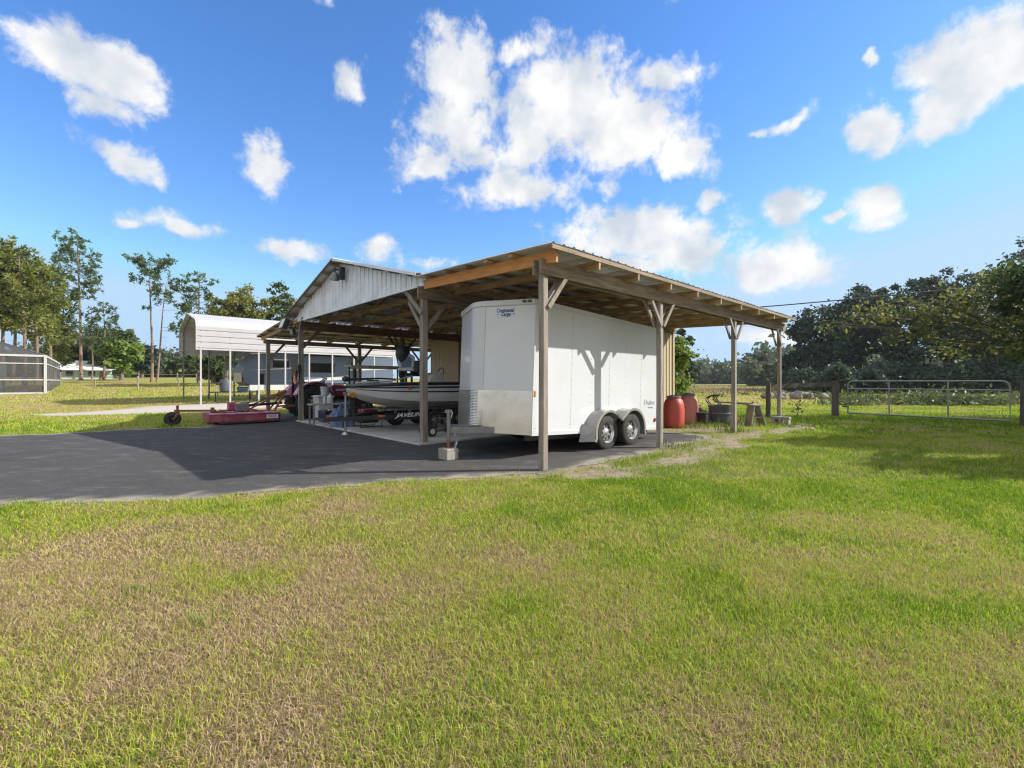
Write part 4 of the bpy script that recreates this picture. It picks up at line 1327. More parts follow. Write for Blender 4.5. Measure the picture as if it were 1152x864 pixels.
for s in (-1, 1):
    rr = MB(); rr.tube([(p[2][-1][0] - 0.01, s * (p[2][-1][1] + 0.012), p[2][-1][2] + 0.0) for p in RW], 0.028, 8); rr.build('rub_rail', black_plastic, BT, True)
dk = MB()
vs, fs = [], []
for x, zk, r_ in RW:
    y, z = r_[-1][1], r_[-1][2]
    vs += [(x, -y, z), (x, -y * 0.55, z + 0.045), (x, 0, z + 0.055), (x, y * 0.55, z + 0.045), (x, y, z)]
for j in range(len(RW) - 1):
    for i in range(4):
        fs.append((j * 5 + i, j * 5 + i + 1, (j + 1) * 5 + i + 1, (j + 1) * 5 + i))
dk.add(vs, fs); dk.build('deck', carpet, BT, True)
mb = MB(); mb.prism([(0.9, 1.25), (1.0, 1.31), (4.6, 1.335), (4.9, 1.26)], -0.98, 0.98); mb.build('coaming', black_plastic, BT, bevel=0.02)
# console, windscreen, steering wheel, trolling motor
mb = MB(); mb.prism([(2.6, 1.3), (2.75, 1.55), (3.0, 1.62), (3.15, 1.58), (3.2, 1.3)], 0.25, 0.85); mb.build('console', gelcoat, BT, bevel=0.03)
mb = MB(); mb.tube([(3.24 + 0.03 * math.cos(k), 0.55 + 0.17 * math.sin(k), 1.60 + 0.17 * math.cos(k)) for k in [2 * math.pi * i / 20 for i in range(21)]], 0.014, 6, False)
mb.tube([(3.1, 0.55, 1.52), (3.24, 0.55, 1.6)], 0.02, 6); mb.build('steering_wheel', black_plastic, BT, True)
mb = MB(); mb.tube([(0.15, 0.1, 1.40), (1.0, 0.16, 1.43), (1.5, 0.2, 1.41)], [0.035, 0.022, 0.022], 8); mb.tube([(0.13, 0.1, 1.40), (0.02, 0.1, 1.42), (-0.05, 0.1, 1.40)], [0.06, 0.075, 0.04], 10)
mb.box((0.8, 0.14, 1.35), (0.3, 0.12, 0.08)); mb.build('trolling_motor', dark_steel, BT, True)
mb = MB(); mb.tube([(0.2, -0.12, 1.31), (1.25, -0.05, 1.36), (2.0, 0.15, 1.50)], [0.02, 0.02, 0.02], 8); mb.build('paddle', rv_white, BT, True)


def boat_seat(x, y, zt, m_in, m_out, back_h, turn=0.0):
    """pedestal fishing seat: post, cushion, padded back, swivelled by turn"""
    S = Matrix.Translation((x, y, 0)) @ Matrix.Rotation(turn, 4, 'Z')
    p = MB(); p.tube([(0, 0, 1.27), (0, 0, zt - 0.10)], 0.035, 10); p.build('seat_pedestal', dark_steel, BT, True, M=S)
    c = MB(); c.box((0.0, 0, zt - 0.045), (0.42, 0.46, 0.10)); c.build('seat_cushion', m_out, BT, bevel=0.035, M=S)
    prof = []
    w_ = 0.25
    for k in range(13):
        t_ = math.pi * k / 12
        prof.append((w_ * math.cos(t_), zt + back_h - 0.14 + 0.14 * math.sin(t_)))
    prof = [(w_ * 0.9, zt + 0.01)] + prof + [(-w_ * 0.9, zt + 0.01)]
    b_ = MB(); b_.prism(prof, 0.16, 0.26, 'yz'); bk = b_.build('seat_back', m_out, BT, bevel=0.035, M=S)
    prof2 = [(py * 0.62, zt + 0.04 + (pz - zt - 0.01) * 0.74) for py, pz in prof]
    i_ = MB(); i_.prism(prof2, 0.143, 0.17, 'yz'); i_.build('pad', m_in, bk, bevel=0.01, M=S)


boat_seat(2.0, 0.50, 1.74, seat_blue, seat_grey, 0.44, R(58))
boat_seat(2.45, 0.95, 1.60, black_plastic, black_plastic, 0.40, R(20))
mb = MB(); mb.lathe([(0.05, 1.42), (0.10, 1.50), (0.12, 1.75), (0.16, 1.95), (0.215, 2.15), (0.205, 2.30), (0.14, 2.40), (0.05, 2.43), (0.0001, 2.43)], 16, Matrix.Translation((2.06, 0.95, 0)) @ Matrix.Rotation(R(4), 4, 'X'))
mb.build('canvas_cover', black_plastic, BT, True)
M_ = face_m((0.93, -0.735, 1.205), (1, -0.38, 0), (0, -0.1, 1))
xs_ = 1.34
yb_ = 0.86 + (0.98 - 0.86) * (xs_ - 1.15) / 0.55
M_ = face_m((xs_, -(yb_ - 0.022), 1.158), (1, -0.20, 0), (0, -0.28, 1))
mb = MB(); mb.box((0, 0, 0), (0.11, 0.065, 0.004)); mb.build('registration_decal', orange, BT, M=M_)
for i, x in enumerate((1.60,)):
    yb_ = 0.86 + (0.98 - 0.86) * (x - 1.15) / 0.55
    M_ = face_m((x, -(yb_ - 0.022), 1.160), (1, -0.2, 0), (0, -0.28, 1))
    mb = MB()
    for k in range(5): mb.box((-0.12 + k * 0.055, 0, 0), (0.028, 0.045, 0.003))
    mb.build('registration_mark', rv_white, BT, M=M_)

BTR = child_thing('boat_trailer', 'black boat trailer with white italic name on its rail under the bass boat', 'trailer', -0.28, 6.6)
fr = MB()
for s in (-1, 1):
    fr.bar((0.55, s * 0.40, 0.42), (1.5, s * 0.92, 0.42), 0.06, 0.12)
    fr.bar((1.48, s * 0.92, 0.42), (5.0, s * 0.92, 0.42), 0.06, 0.12)
    fr.bar((-0.55, 0.0, 0.40), (0.6, s * 0.42, 0.42), 0.05, 0.10)
for x in (1.0, 2.6, 4.6):
    fr.box((x, 0, 0.41), (0.08, 1.8 if x > 1.4 else 1.1, 0.06))
fr.build('frame', black_plastic, BTR)
mb = MB()
for s in (-1, 1):
    mb.bar((1.0, s * 0.34, 0.60), (5.0, s * 0.42, 0.56), 0.12, 0.05)
    for x in (1.6, 3.2, 4.6): mb.box((x, s * 0.38, 0.50), (0.06, 0.06, 0.16))
mb.build('bunk', carpet, BTR)
for s in (-1, 1):
    for x in (1.95, 2.72):
        wheel(BTR, (x, s * 1.03, 0.325), 0.28, 0.19, grey_steel, 0.58)
    arc = [(1.95 + 0.36 * math.cos(R(200 - k * 12)), 0.33 + 0.36 * math.sin(R(200 - k * 12))) for k in range(10)]
    arc += [(2.72 + 0.36 * math.cos(R(88 - k * 12)), 0.33 + 0.36 * math.sin(R(88 - k * 12))) for k in range(10)]
    strip(arc, 0.015, s * 0.95 - 0.02 * s, s * 1.16).build('fender', black_plastic, BTR)
mb = MB(); mb.box((1.13, -0.972, 0.475), (1.15, 0.02, 0.15)); pl = mb.build('name_panel', black_plastic, BTR)
text('lettering', 'JAVELIN', 0.14, letter_white, pl, face_m((1.22, -0.984, 0.485), (1, 0, 0), (0, 0, 1)), 0.45, 0.004, width=0.80)
mb = MB(); mb.box((0.48, -0.984, 0.50), (0.16, 0.004, 0.04)); mb.build('reflector', orange, pl)
mb = MB(); mb.bar((0.22, 0, 0.42), (0.10, 0, 0.98), 0.07, 0.07); mb.box((0.13, 0, 0.80), (0.12, 0.16, 0.12)); mb.build('winch_post', dark_steel, BTR)
mb = MB(); mb.tube([(0.14, -0.10, 1.0), (0.14, 0.10, 1.0)], 0.07, 12); mb.build('bow_roller', amber, BTR, True)
mb = MB(); mb.tube([(-0.05, -0.08, 0.06), (-0.04, -0.08, 1.02)], 0.028, 10); mb.box((-0.05, -0.08, 1.05), (0.07, 0.07, 0.06)); mb.build('tongue_jack', galv, BTR, True)
mb = MB(); mb.lathe([(0.10, 0.0), (0.10, 0.012), (0.04, 0.07)], 14, Matrix.Translation((-0.05, -0.08, 0.0))); mb.build('jack_foot', alu, BTR)

hd = child_thing('hand_dolly', 'small two-wheeled dolly with pale-rimmed tyres behind the gable right post', 'dolly', 0.85, 4.55, 0.045)
for y in (-0.17, 0.17):
    wheel(hd, (0, y, 0.125), 0.125, 0.06, rim_white, 0.5, holes=0)
mb = MB(); mb.tube([(0, -0.17, 0.125), (0, 0.17, 0.125)], 0.015, 8); mb.bar((0.0, 0, 0.125), (0.42, 0, 0.40), 0.05, 0.04); mb.bar((0.4, -0.2, 0.40), (0.4, 0.2, 0.40), 0.04, 0.04); mb.build('frame', dark_steel, hd)

# plank rack beyond the boat
rk = child_thing('plank_rack', 'grey plank shelf on thin dark legs standing behind the boat bow', 'rack', 0.95, 9.2)
mb = MB(); mb.box((0.9, 0, 1.83), (2.0, 0.5, 0.05)); mb.box((0.9, -0.23, 1.79), (2.0, 0.03, 0.09)); mb.build('shelf', wood_grey, rk, bevel=0.006)
for x in (0.05, 1.75):
    for y in (-0.2, 0.2):
        mb = MB(); mb.box((x, y, 0.92), (0.035, 0.035, 1.79)); mb.build('leg', dark_steel, rk)
mb = MB(); mb.box((0.9, 0, 0.9), (1.75, 0.44, 0.03)); mb.build('shelf', wood_grey, rk)

# ------------------------------------------------------------------ tractor (x = towards its nose)
TT = child_thing('tractor', 'old maroon farm tractor with sun-bleached pink fenders parked in the left bay', 'tractor', 0.98, 13.1)
for s in (-1, 1):
    w = wheel(TT, (0, s * 0.62, 0.60), 0.60, 0.34, grey_steel, 0.56, name='rear_wheel')
    lg = MB()
    for k in range(18):
        t_ = 2 * math.pi * k / 18
        for q in (-1, 1):
            c = Vector((0.605 * math.cos(t_ + 0.09 * q), s * 0.62 + q * 0.085, 0.60 + 0.605 * math.sin(t_ + 0.09 * q)))
            lg.box(c, (0.05, 0.17, 0.05), Matrix.Rotation(-t_, 3, 'Y') @ Matrix.Rotation(q * 0.5, 3, 'X'))
    lg.build('tread_lug', rubber, w)
    w = wheel(TT, (1.95, s * 0.55, 0.36), 0.36, 0.18, grey_steel, 0.55, name='front_wheel')
    # fender shell
    fp = [(0.72 * math.cos(R(a)), 0.62 + 0.72 * math.sin(R(a))) for a in range(160, 20, -12)]
    strip(fp, 0.02, s * 0.46, s * 0.84).build('fender', pinkish, TT, bevel=0.006)
    pr = fp + [(0.45, 0.75), (-0.45, 0.75)]
    mb = MB(); mb.prism(pr, s * 0.44, s * 0.47); mb.build('fender_side', pinkish, TT)
mb = MB(); mb.box((0.0, 0, 0.60), (0.5, 0.62, 0.42)); mb.box((0.9, 0, 0.60), (1.6, 0.34, 0.34)); mb.box((1.95, 0, 0.42), (0.14, 1.0, 0.12)); mb.build('chassis', dark_steel, TT, bevel=0.02)
hp = [(0.75, 0.78), (0.78, 1.16), (0.95, 1.22), (2.2, 1.13), (2.38, 1.05), (2.40, 0.66), (2.2, 0.62)]
mb = MB(); mb.prism(hp, -0.27, 0.27); mb.build('hood', maroon, TT, bevel=0.05)
mb = MB(); mb.box((2.395, 0, 0.86), (0.03, 0.42, 0.34)); mb.build('grille', black_plastic, TT)
for s in (-1, 1):
    mb = MB(); mb.box((1.5, s * 0.272, 1.02), (1.1, 0.008, 0.07)); mb.build('hood_stripe', rv_white, TT)
mb = MB(); mb.tube([(1.75, -0.16, 1.15), (1.75, -0.16, 1.95)], [0.05, 0.05], 12); mb.tube([(1.75, -0.16, 1.4), (1.75, -0.16, 1.92)], [0.075, 0.075], 12); mb.build('exhaust_stack', black_plastic, TT, True)
mb = MB(); mb.tube([(1.75, -0.16, 1.13), (1.75, -0.16, 1.32)], [0.08, 0.07], 12); mb.build('stack_base', faded_red, TT, True)
mb = MB()
mb.tube([(0.55 + 0.19 * math.cos(k) * 0.75, 0.19 * math.sin(k), 1.36 + 0.19 * math.cos(k) * 0.6) for k in [2 * math.pi * i / 22 for i in range(23)]], 0.016, 6, False)
for k in range(3):
    t_ = k * 2.1
    mb.tube([(0.56, 0, 1.34), (0.55 + 0.14 * math.cos(t_), 0.19 * math.sin(t_), 1.36 + 0.11 * math.cos(t_))], 0.009, 5)
mb.tube([(0.78, 0, 1.1), (0.55, 0, 1.35)], 0.02, 6); mb.build('steering_wheel', black_plastic, TT, True)
mb = MB(); mb.box((0.05, 0, 1.0), (0.46, 0.48, 0.12)); mb.box((-0.22, 0, 1.24), (0.10, 0.46, 0.46), Matrix.Rotation(R(-10), 3, 'Y')); mb.build('seat', black_plastic, TT, bevel=0.04)
for s in (-1, 1):
    mb = MB(); mb.box((-0.42, s * 0.40, 1.42), (0.07, 0.07, 1.46)); mb.build('roll_bar_post', black_plastic, TT)
mb = MB(); mb.box((-0.42, 0, 2.17), (0.075, 0.88, 0.08)); mb.build('roll_bar', black_plastic, TT)
mb = MB(); mb.box((-0.44, 0.0, 1.84), (0.05, 0.72, 0.66)); mb.build('rear_canopy_pad', black_plastic, TT, bevel=0.02)
mb = MB(); mb.prism([(-0.19, 1.32), (0.19, 1.32), (0.03, 1.64), (-0.03, 1.64)], -0.49, -0.482, 'yz'); mb.build('slow_vehicle_triangle', orange, TT)
mb = MB()
for s in (-1, 1):
    mb.bar((-0.2, s * 0.3, 0.48), (-1.0, s * 0.36, 0.42), 0.04, 0.06)
mb.bar((-0.2, 0, 0.85), (-0.95, 0, 0.82), 0.05, 0.05); mb.build('hitch_arm', rust, TT)

# rotary mower behind the tractor
MW = child_thing('rotary_mower', 'faded red rotary mower deck with one rear gauge wheel behind the tractor', 'mower', -1.42, 12.25)
dk = MB(); dk.prism([(-0.98, -0.55), (-0.7, -0.78), (0.92, -0.80), (0.98, -0.7), (0.98, 0.7), (0.92, 0.8), (-0.7, 0.78), (-0.98, 0.55)], 0.30, 0.345, 'xy'); dk.build('deck', faded_red, MW, bevel=0.01)
sk = MB()
edge_ = [(-0.98, -0.55), (-0.7, -0.78), (0.92, -0.80), (0.98, -0.7), (0.98, 0.7), (0.92, 0.8), (-0.7, 0.78), (-0.98, 0.55)]
for i in range(8):
    a, b_ = edge_[i], edge_[(i + 1) % 8]
    sk.bar((a[0], a[1], 0.205), (b_[0], b_[1], 0.205), 0.014, 0.205)
sk.build('skirt', faded_red, MW)
for x in (-0.45, 0.45):
    mb = MB(); mb.box((x, 0, 0.375), (0.07, 1.5, 0.06)); mb.build('deck_rib', faded_red, MW, bevel=0.006)
cg = MB()
for k in range(22):
    y_ = -0.66 + k * 0.063
    cg.tube([(0.99, y_, 0.30), (1.0, y_ + 0.004, 0.20), (0.99, y_, 0.09)], 0.012, 5)
cg.build('chain_guard', rust, MW)
mb = MB(); mb.tube([(0.15, 0.05, 0.62), (0.6, -0.1, 0.75), (1.1, 0.0, 0.85), (1.5, 0.1, 0.8)], 0.013, 6); mb.build('hydraulic_hose', black_plastic, MW, True)
rd = MB(); rd.tube([(-0.72, -0.795, 0.345), (0.93, -0.815, 0.345)], 0.028, 8); rd.tube([(-0.98, -0.56, 0.345), (-0.72, -0.795, 0.345)], 0.028, 8); rd.build('rim_rail', pinkish, MW, True)
sk = MB(); sk.box((0.1, -0.79, 0.075), (1.7, 0.03, 0.06)); sk.box((0.1, 0.79, 0.075), (1.7, 0.03, 0.06)); sk.build('skid_shoe', dark_steel, MW)
gb = MB(); gb.box((0.0, 0, 0.50), (0.42, 0.34, 0.26)); gb.tube([(0.1, 0, 0.35), (0.1, 0, 0.68)], 0.13, 14); gb.build('gearbox', grey_steel, MW, bevel=0.03)
gb = MB(); gb.box((-0.28, 0.0, 0.54), (0.2, 0.28, 0.26)); gb.build('gearbox_guard', faded_red, MW, bevel=0.03)
sh = MB(); sh.tube([(0.2, 0, 0.55), (1.3, 0.2, 0.60)], 0.045, 10); sh.build('drive_shaft', black_plastic, MW, True)
bb = MB()
for s in (-1, 1):
    bb.bar((0.90, s * 0.32, 0.34), (1.35, s * 0.08, 1.02), 0.05, 0.05)
    bb.bar((0.0, s * 0.36, 0.36), (1.35, s * 0.09, 1.03), 0.035, 0.05)
bb.build('mast', rust, MW)
mb = MB(); mb.bar((-0.85, 0, 0.36), (0.0, 0.0, 0.45), 0.09, 0.06); mb.bar((-1.78, -0.02, 0.46), (-0.7, 0, 0.42), 0.06, 0.06); mb.box((-0.8, 0, 0.45), (0.08, 0.2, 0.14)); mb.tube([(-1.70, -0.02, 0.42), (-1.70, -0.02, 0.62)], 0.035, 8); mb.build('tail_arm', rust, MW)
mb = MB(); mb.bar((-1.68, 0.10, 0.42), (-1.82, 0.10, 0.20), 0.02, 0.06); mb.bar((-1.68, -0.14, 0.42), (-1.82, -0.14, 0.20), 0.02, 0.06); mb.box((-1.68, -0.02, 0.42), (0.07, 0.26, 0.03)); mb.build('wheel_fork', rust, MW)
wheel(MW, (-1.82, -0.02, 0.215), 0.21, 0.15, dark_steel, 0.42, name='gauge_wheel', holes=0)
mb = MB(); mb.box((0.72, -0.812, 0.215), (0.34, 0.006, 0.12)); pl = mb.build('number_plate', letter_white, MW)
text('lettering', '503', 0.12, letter_grey, pl, face_m((0.72, -0.8165, 0.215), (1, 0, 0), (0, 0, 1)), 0.0, 0.004, width=0.26)

# ------------------------------------------------------------------ clutter in the left bay
bn = child_thing('waste_bin', 'white wheeled waste bin standing beside the tractor rear wheel', 'bin', 0.62, 10.6, 0.045)
mb = MB(); mb.prism([(-0.21, 0.10), (0.21, 0.10), (0.25, 0.78), (-0.25, 0.78)], -0.24, 0.24); mb.build('body', bin_white, bn, bevel=0.02)
mb = MB(); mb.box((0, 0, 0.80), (0.56, 0.55, 0.045)); mb.box((-0.02, 0, 0.83), (0.46, 0.44, 0.03)); mb.build('lid', bin_white, bn, bevel=0.012)
for y in (-0.2, 0.2):
    mb = MB(); mb.tube([(0.17, y - 0.025, 0.09), (0.17, y + 0.025, 0.09)], 0.09, 16); mb.build('wheel', black_plastic, bn)
wb = child_thing('work_stand', 'open metal work stand with a pale board on top near the boat bow', 'stand', 0.15, 8.9, 0.045)
mb = MB(); mb.box((0.0, 0, 0.63), (1.1, 0.42, 0.045)); mb.build('board', wood_grey, wb, bevel=0.005)
for x in (-0.48, 0.48):
    for y in (-0.17, 0.17):
        mb = MB(); mb.box((x, y, 0.31), (0.04, 0.04, 0.62 if x > 0 else 1.25) if False else (0.04, 0.04, 0.60)); mb.build('leg', galv, wb)
mb = MB()
for y in (-0.17, 0.17): mb.box((0, y, 0.18), (0.96, 0.03, 0.03))
mb.build('rail', galv, wb)
for (u, v, z, nm, lb, m_, r_, h_) in [(0.0, 8.8, 0.70, 'spray_bottle', 'white spray bottle standing on the pale work board by the boat', bin_white, 0.045, 0.22), (0.22, 8.95, 0.70, 'jug', 'pale blue jug beside the spray bottle on the work board', jug_blue, 0.085, 0.26), (0.3, 8.85, 0.15, 'fluid_jug', 'pale blue jug on the floor rail beneath the work board', jug_blue, 0.1, 0.34), (0.62, 10.45, 0.90, 'bucket', 'small white bucket on top of the waste bin lid', bin_white, 0.14, 0.26)]:
    t = child_thing(nm, lb, 'bottle' if 'b' in nm[:6] and nm != 'bucket' else 'container', u, v, z)
    mb = MB(); mb.lathe([(r_ * 0.9, 0), (r_, 0.02), (r_, h_ * 0.7), (r_ * 0.45, h_ * 0.88), (r_ * 0.4, h_)] if nm != 'bucket' else [(r_ * 0.8, 0), (r_, h_), (r_ * 1.06, h_), (r_ * 1.06, h_ - 0.03), (r_ * 0.97, h_ - 0.03)], 16); mb.build('body', m_, t, True)
    mb = MB(); mb.lathe([(r_ * 0.42, h_), (r_ * 0.42, h_ + 0.05)], 12) if nm != 'bucket' else mb.lathe([(r_ * 1.08, h_), (r_ * 1.0, h_ + 0.02)], 14); mb.build('cap', letter_grey, t)
gc_ = child_thing('fuel_can', 'red plastic fuel can on the floor under the work stand', 'can', 0.45, 9.3, 0.05)
mb = MB(); mb.box((0, 0, 0.13), (0.36, 0.24, 0.25)); mb.build('body', red_plastic, gc_, bevel=0.03)
mb = MB(); mb.tube([(0.1, 0, 0.25), (0.12, 0, 0.32), (0.24, 0, 0.40)], 0.02, 8); mb.build('spout', lid_grey, gc_)
mb = MB(); mb.tube([(-0.12, 0, 0.25), (-0.1, 0, 0.31), (0.02, 0, 0.31), (0.05, 0, 0.25)], 0.016, 8); mb.build('handle', red_plastic, gc_)
tp = child_thing('tarp_bundle', 'crumpled grey-blue tarp heaped in front of the boat bow', 'tarp', 0.28, 8.2, 0.045)
vs = []; mb = MB()
nu, nv = 26, 14
for j in range(nv + 1):
    for i in range(nu):
        t_ = 2 * math.pi * i / nu; e_ = math.pi / 2 * j / nv
        k = 1 + 0.5 * (mnoise.noise(Vector((math.cos(t_) * 1.6, math.sin(t_) * 1.6, e_ * 2.2)) * 1.3))
        k += 0.14 * math.sin(t_ * 5 + e_ * 4)
        vs.append((0.30 * math.cos(t_) * math.cos(e_) * k, 0.28 * math.sin(t_) * math.cos(e_) * k, 0.55 * math.sin(e_) * k))
mb.add(vs, [(j * nu + i, j * nu + (i + 1) % nu, (j + 1) * nu + (i + 1) % nu, (j + 1) * nu + i) for j in range(nv) for i in range(nu)])
tag(tp, cat='tarp'); mb.build('cloth', seat_blue, tp, True)
lm = child_thing('push_mower', 'dark push mower standing on the slab behind the boat trailer jack', 'mower', 1.1, 9.7, 0.045)
mb = MB(); mb.box((0, 0, 0.18), (0.62, 0.5, 0.14)); mb.tube([(0, 0, 0.25), (0, 0, 0.42)], 0.13, 14); mb.build('deck', dark_steel, lm, bevel=0.03)
for x in (-0.27, 0.27):
    for y in (-0.28, 0.28):
        wheel(lm, (x, y, 0.11), 0.11, 0.05, rim_white, 0.5, holes=0)
mb = MB()
for y in (-0.2, 0.2): mb.tube([(0.25, y, 0.22), (0.75, y, 0.95)], 0.013, 6)
mb.tube([(0.75, -0.2, 0.95), (0.75, 0.2, 0.95)], 0.013, 6); mb.build('handle', dark_steel, lm)

gn = child_thing('generator', 'black portable generator on the slab left of the tarp heap', 'generator', 0.75, 7.55, 0.045)
mb = MB(); mb.box((0, 0, 0.28), (0.5, 0.38, 0.3)); mb.build('engine', black_plastic, gn, bevel=0.03)
mb = MB(); mb.box((0, 0, 0.47), (0.46, 0.36, 0.10)); mb.build('tank', faded_red, gn, bevel=0.03)
mb = MB()
for y in (-0.22, 0.22):
    mb.tube([(-0.32, y, 0.03), (-0.32, y, 0.56), (0.32, y, 0.56), (0.32, y, 0.03), (-0.32, y, 0.03)], 0.016, 7)
mb.build('frame', dark_steel, gn, True)
tbx = child_thing('tool_box', 'dark blue steel tool box on the slab beside the waste bin', 'tool box', 0.5, 9.95, 0.045)
mb = MB(); mb.box((0, 0, 0.17), (0.34, 0.62, 0.30)); mb.build('body', navy, tbx, bevel=0.015)
mb = MB(); mb.box((0, 0, 0.34), (0.35, 0.63, 0.05)); mb.build('lid', dark_steel, tbx, bevel=0.012)
mb = MB(); mb.tube([(0, -0.15, 0.36), (0, -0.13, 0.42), (0, 0.13, 0.42), (0, 0.15, 0.36)], 0.012, 6); mb.build('handle', chrome, tbx)
for k, (u, v, z, lb) in enumerate([(1.15, 10.3, 0.045, 'black plastic crate at the bottom beside the tractor front wheel'), (1.15, 10.3, 0.37, 'black plastic crate stacked on the other by the tractor')]):
    t = child_thing('storage_crate', lb, 'crate', u, v, z, 0.1 * k)
    mb = MB(); mb.prism([(-0.22, 0), (0.22, 0), (0.26, 0.30), (-0.26, 0.30)], -0.2, 0.2); mb.build('body', black_plastic, t, bevel=0.012)
    mb = MB(); mb.box((0, 0, 0.31), (0.56, 0.44, 0.02)); mb.build('rim', dark_steel, t)
hc = child_thing('cable_coil', 'coil of black cable hung on the left gable corner post', 'cable', 0.02, 11.1, 1.55)
mb = MB()
for k in range(4):
    mb.tube([(-0.02 - 0.012 * k, (0.13 + 0.012 * k) * math.cos(a_), -0.02 * k + (0.20 + 0.015 * k) * math.sin(a_)) for a_ in [2 * math.pi * i / 20 for i in range(21)]], 0.009, 5, False)
mb.build('coil', black_wire, hc, True)
mb = MB(); mb.tube([(0.02, 0, 0.2), (-0.08, 0, 0.2), (-0.08, 0, 0.25)], 0.01, 5); mb.build('hook', dark_steel, hc)

# ------------------------------------------------------------------ carport
CP = child_thing('carport', 'tall white metal carport with horizontal ribbed panels on thin white posts', 'carport', -0.75, 25.8)
LEN = 12.6
prof = [(0.0, 3.13), (0.0, 4.45), (0.05, 4.62), (0.18, 4.76), (0.36, 4.86), (3.3, 5.52), (6.24, 4.86), (6.42, 4.76), (6.55, 4.62), (6.6, 4.45), (6.6, 3.13)]


def ribbed_profile(prof, step=0.27):
    """insert small raised ribs along a (y, z) profile"""
    out = []
    for i in range(len(prof) - 1):
        a, b_ = Vector(prof[i]), Vector(prof[i + 1])
        d = b_ - a; l_ = d.length; d = d / l_
        n_ = Vector((-d.y, d.x))
        out.append(tuple(a))
        if l_ > 0.5:
            k = int(l_ / step); st_ = l_ / k
            for j in range(k):
                for ds, h in ((0.0, 0), (0.02, -0.035), (0.06, -0.035), (0.08, 0)):
                    out.append(tuple(a + d * (j * st_ + 0.05 + ds) + n_ * h))
    out.append(prof[-1])
    return out


pr = ribbed_profile(prof)
mb = MB()
n_ = len(pr)
xs = [0.0, 3.15, 3.151, 6.3, 6.301, 9.45, 9.451, LEN]
vs = []
for k, x in enumerate(xs):
    for (y, z) in pr:
        vs.append((x, y, z))
mb.add(vs, [(k * n_ + i, k * n_ + i + 1, (k + 1) * n_ + i + 1, (k + 1) * n_ + i) for k in range(len(xs) - 1) for i in range(n_ - 1)])
mb.build('roof', carport_white, CP, fix=False)
et = MB()
for i in range(len(prof) - 1):
    et.bar((0.0, *prof[i]), (0.0, *prof[i + 1]), 0.05, 0.05, (1, 0, 0))
et.build('end_trim', carport_white, CP)
PXS = [0.22, 1.65, 3.15, 4.65, 6.1, 7.6, 9.1, 10.6, 12.1]
for i, x in enumerate(PXS):
    for y in (0.05, 6.55):
        mb = MB(); mb.box2((x - 0.04, y - 0.04, -0.1), (x + 0.04, y + 0.04, 3.3)); mb.build('post', carport_white if y < 1 else grey_steel, CP)  # white posts; back row coloured grey to stand for the shade on it
    hp = MB()
    pin = [(0.06, 3.2), (0.06, 4.42), (0.4, 4.80), (3.3, 5.45), (6.2, 4.80), (6.54, 4.42), (6.54, 3.2)]
    for k in range(len(pin) - 1): hp.bar((x, *pin[k]), (x, *pin[k + 1]), 0.06, 0.06, (1, 0, 0))
    hp.bar((x, 0.08, 3.9), (x, 1.1, 4.93), 0.05, 0.05, (1, 0, 0))
    hp.build('hoop', grey_steel, CP)

# fifth-wheel camper under it
RV = child_thing('camper', 'slate-blue fifth-wheel camper with white swooshes parked under the white carport', 'camper', 1.9, 27.6)
body = [(0.05, 1.95), (0.12, 2.25), (0.5, 2.75), (1.05, 3.2), (1.5, 3.42), (10.3, 3.55), (10.35, 0.95), (2.6, 0.95), (2.5, 1.75), (0.25, 1.75)]
mb = MB(); mb.prism([(0.0, 1.95), (0.06, 2.3), (0.45, 2.8), (1.0, 3.25), (1.5, 3.45), (10.4, 3.55), (10.4, 1.05), (0.5, 1.05), (0.12, 1.25)], 0, 2.45); mb.build('body', rv_blue, RV, bevel=0.06)
mb = MB(); mb.box2((0.4, -0.02, 0.78), (10.4, 0.05, 1.12)); mb.build('skirt', rv_white, RV)
mb = MB(); mb.prism([(0.02, 1.3), (0.01, 1.9), (-0.03, 1.9), (-0.02, 1.3)], 0.2, 2.2); mb.build('front_panel', rv_cream, RV)
for (x0, x1, z0, z1) in ((1.75, 2.75, 2.25, 2.85), (5.1, 6.2, 2.2, 2.8), (7.0, 7.8, 2.3, 2.8), (0.9, 1.25, 1.15, 1.85)):
    mb = MB(); mb.box2((x0, -0.012, z0), (x1, 0.02, z1)); fr = mb.build('window', black_plastic, RV, bevel=0.02)
    mb = MB(); mb.box2((x0 + 0.05, -0.018, z0 + 0.05), (x1 - 0.05, -0.013, z1 - 0.05)); mb.build('pane', dark_glass, fr)
mb = MB(); mb.box2((1.8, -0.024, 2.74), (2.7, -0.019, 2.83)); mb.build('blind', rv_white, RV)
mb = MB(); mb.prism([(0.4, 2.05), (3.2, 2.32), (6, 2.22), (10.3, 2.42), (10.3, 2.30), (6, 2.06), (3.2, 2.20)], -0.008, 0.01); mb.build('swoosh', rv_white, RV)
mb = MB(); mb.prism([(0.3, 1.62), (2.6, 1.40), (5.0, 1.78), (8.2, 1.62), (8.2, 1.50), (5.0, 1.60), (2.6, 1.34)], -0.008, 0.01); mb.build('swoosh', rv_grey, RV)
mb = MB(); mb.box2((3.5, -0.45, 1.2), (6.6, 0.05, 3.1)); so = mb.build('slide_out', rv_blue, RV, bevel=0.03)
mb = MB(); mb.box2((3.9, -0.46, 1.95), (5.6, -0.44, 2.6)); mb.build('window', dark_glass, so)
mb = MB(); mb.prism([(3.5, 1.32), (6.6, 1.5), (6.6, 1.78), (3.5, 1.42)], -0.458, -0.44); mb.build('swoosh', rv_white, so)
mb = MB(); mb.box2((2.95, -0.010, 1.15), (3.4, 0.02, 2.75)); dr = mb.build('door', rv_white, RV, bevel=0.02)
mb = MB(); mb.box((3.34, -0.02, 1.9), (0.03, 0.02, 0.12)); mb.build('handle', black_plastic, dr)
